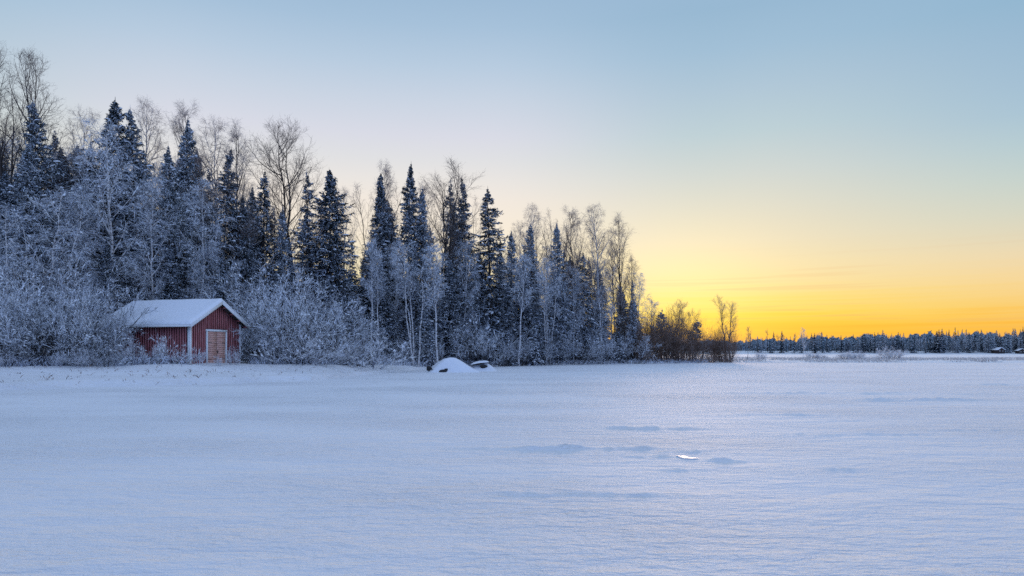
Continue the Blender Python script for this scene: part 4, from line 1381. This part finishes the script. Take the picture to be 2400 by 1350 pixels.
def far_shore():
    put("far0", 18, spruce(71, 18, 2.6, 0.04, 8, 5, 0.15, 0.5, 0.05, 0.8, 2.0), "needles_far")
    put("far1", 18, spruce(72, 18, 3.2, 0.05, 8, 5, 0.15, 0.6, 0.1, 0.8, 2.0), "needles_frost")
    put("far2", 18, spruce(73, 18, 2.2, 0.06, 8, 5, 0.15, 0.4, 0.1, 0.8, 2.0), "needles_far")
    put("farb0", 16, broadleaf(74, 16, 3.0, 0.22, 1, 20, 5, 4, 3, 38, 0.4, 0.0, -0.5, 0.14, 0.06, 0.045, "bark", "frost"), "frost")
    put("farb1", 16, broadleaf(75, 16, 2.6, 0.3, 1, 18, 5, 4, 3, 36, 0.4, 0.0, -0.5, 0.14, 0.045, 0.035, "bark", "twig_half"), "twig_half")
    rr = random.Random(12)

    def top_y(px):
        return float(np.interp(px, [1600, 1700, 1760, 1850, 1950, 2050, 2150, 2250, 2350, 2400, 2600], [800, 797, 794, 786, 786, 787, 785, 782, 782, 778, 775]))
    px = 1640.0
    rows = 0
    while px < 2560:
        D = 556 + rr.uniform(0, 14)
        mixed = px < 1960
        key = rr.choice(["farb1", "farb0", "farb1", "far2"]) if px < 1800 else rr.choice(["farb0", "far0", "far2", "farb1"]) if mixed else rr.choice(["far0", "far1", "far2", "far0", "farb0"])
        birch = key.startswith("farb")
        yt = top_y(px) + rr.gauss(2, 7) + (3 if birch else 0) + 4 * math.sin(px * 0.045) + 3 * math.sin(px * 0.11 + 1)
        if px < 1960 and rr.random() < 0.25:
            yt -= 8
        if not birch:
            plant(SP, key, px, D, yt, "frosted spruce in the front of the far forest across the lake", "spruces in front of the far forest", rr.uniform(1.1, 1.6))
        else:
            plant(BI, key, px, D, yt + 2, "pale frosted birch in the front of the far forest across the lake", "birches in front of the far forest", rr.uniform(0.9, 1.3))
        px += rr.uniform(4.0, 7.0)
    px = 1640.0
    while px < 2560:
        D = 580 + rr.uniform(0, 20)
        yt = top_y(px) + rr.gauss(-2, 6) + 4 * math.sin(px * 0.03)
        key = rr.choice(["far0", "far2", "farb1"]) if px < 1960 else rr.choice(["far0", "far2", "far1"])
        if key == "farb1":
            plant(BI, key, px, D, yt, "bare birch top standing up behind the far forest front", "birches behind the far forest front", 1.0)
        else:
            plant(SP, key, px, D, yt, "dark spruce top standing up behind the far forest front", "spruces behind the far forest front", rr.uniform(0.8, 1.1))
        px += rr.uniform(6, 10) if px > 1960 else rr.uniform(9, 16)
    # the mass of the forest behind them
    rng = np.random.default_rng(6)
    n = 60000
    D = 605 + 60 * rng.random(n)
    pxs = 1560 + 1050 * rng.random(n)
    base = ground_z(at(pxs, D), D)
    hmax = np.interp(pxs, [1560, 1760, 1960, 2100, 2400, 2610], [8, 10, 14.5, 16.0, 18.5, 19])
    hmax = hmax * (0.80 + 0.10 * np.sin(pxs * 0.05) + 0.08 * np.sin(pxs * 0.17 + 2) + 0.06 * np.sin(pxs * 0.41))
    z = base + hmax * rng.random(n) ** 0.9
    c = np.stack([at(pxs, D), D, z], 1)
    a = rng.normal(size=(n, 3)) * 0.9
    b = rng.normal(size=(n, 3)) * 0.9
    V = np.stack([c - (0, 0, 1.2) + a * 0.3, c + a, c + b], 1).reshape(-1, 3)
    o = link("far_forest", mesh_np("far_forest", V, None, np.arange(3 * n).reshape(n, 3), (M["needles_far"],)))
    tag(o, "dense dark mass of the forest beyond the far shore", "forest", kind="stuff")


far_shore()


def far_cabin(px, D, ybase, w, l, h, rot, label):
    x = at(px, D)
    root = link("far_cabin", None)
    root.location = (x, D, CAM_Z + (HY - ybase) / FPX * D)
    root.rotation_euler = (0, 0, rot)
    tag(root, label, "cabin")
    rise = w * 0.26
    V = [(-w / 2, 0, -3), (w / 2, 0, -3), (w / 2, 0, h), (0, 0, h + rise), (-w / 2, 0, h), (-w / 2, l, -3), (w / 2, l, -3), (w / 2, l, h), (0, l, h + rise), (-w / 2, l, h)]
    wl = piece("wall", V, M["wood_dark"], root, [(0, 1, 2, 4), (5, 9, 7, 6), (1, 6, 7, 2), (0, 4, 9, 5)], [(4, 2, 3), (7, 9, 8)])
    for sx in (-1, 1):
        o = 0.6
        xe, ze = sx * (w / 2 + o), h - o * 0.52
        V = [(0, -o, h + rise + 0.05), (xe, -o, ze + 0.05), (xe, l + o, ze + 0.05), (0, l + o, h + rise + 0.05)]
        V += [(a, b, c + 0.28) for a, b, c in V]
        Q = [(0, 1, 2, 3), (4, 7, 6, 5), (0, 4, 5, 1), (1, 5, 6, 2), (2, 6, 7, 3), (3, 7, 4, 0)]
        piece("snowy_roof", V, M["snow_load"], root, [q[::-1] for q in Q] if sx < 0 else Q)
    for xx in (-w * 0.22, w * 0.22):
        wd = piece("window", box_v(xx - 0.6, xx + 0.6, -0.08, -0.005, h * 0.35, h * 0.75), M["white"], wl)
        piece("pane", box_v(xx - 0.45, xx + 0.45, -0.10, -0.082, h * 0.40, h * 0.70), M["iron"], wd)


far_cabin(2347, 553, 826.0, 6.6, 6, 2.2, 0.25, "small dark red cabin with snowy roof on the far shore")
far_cabin(2396, 550, 828.0, 5.5, 5, 2.2, -0.2, "dark red hut cut by the right edge on the far shore")
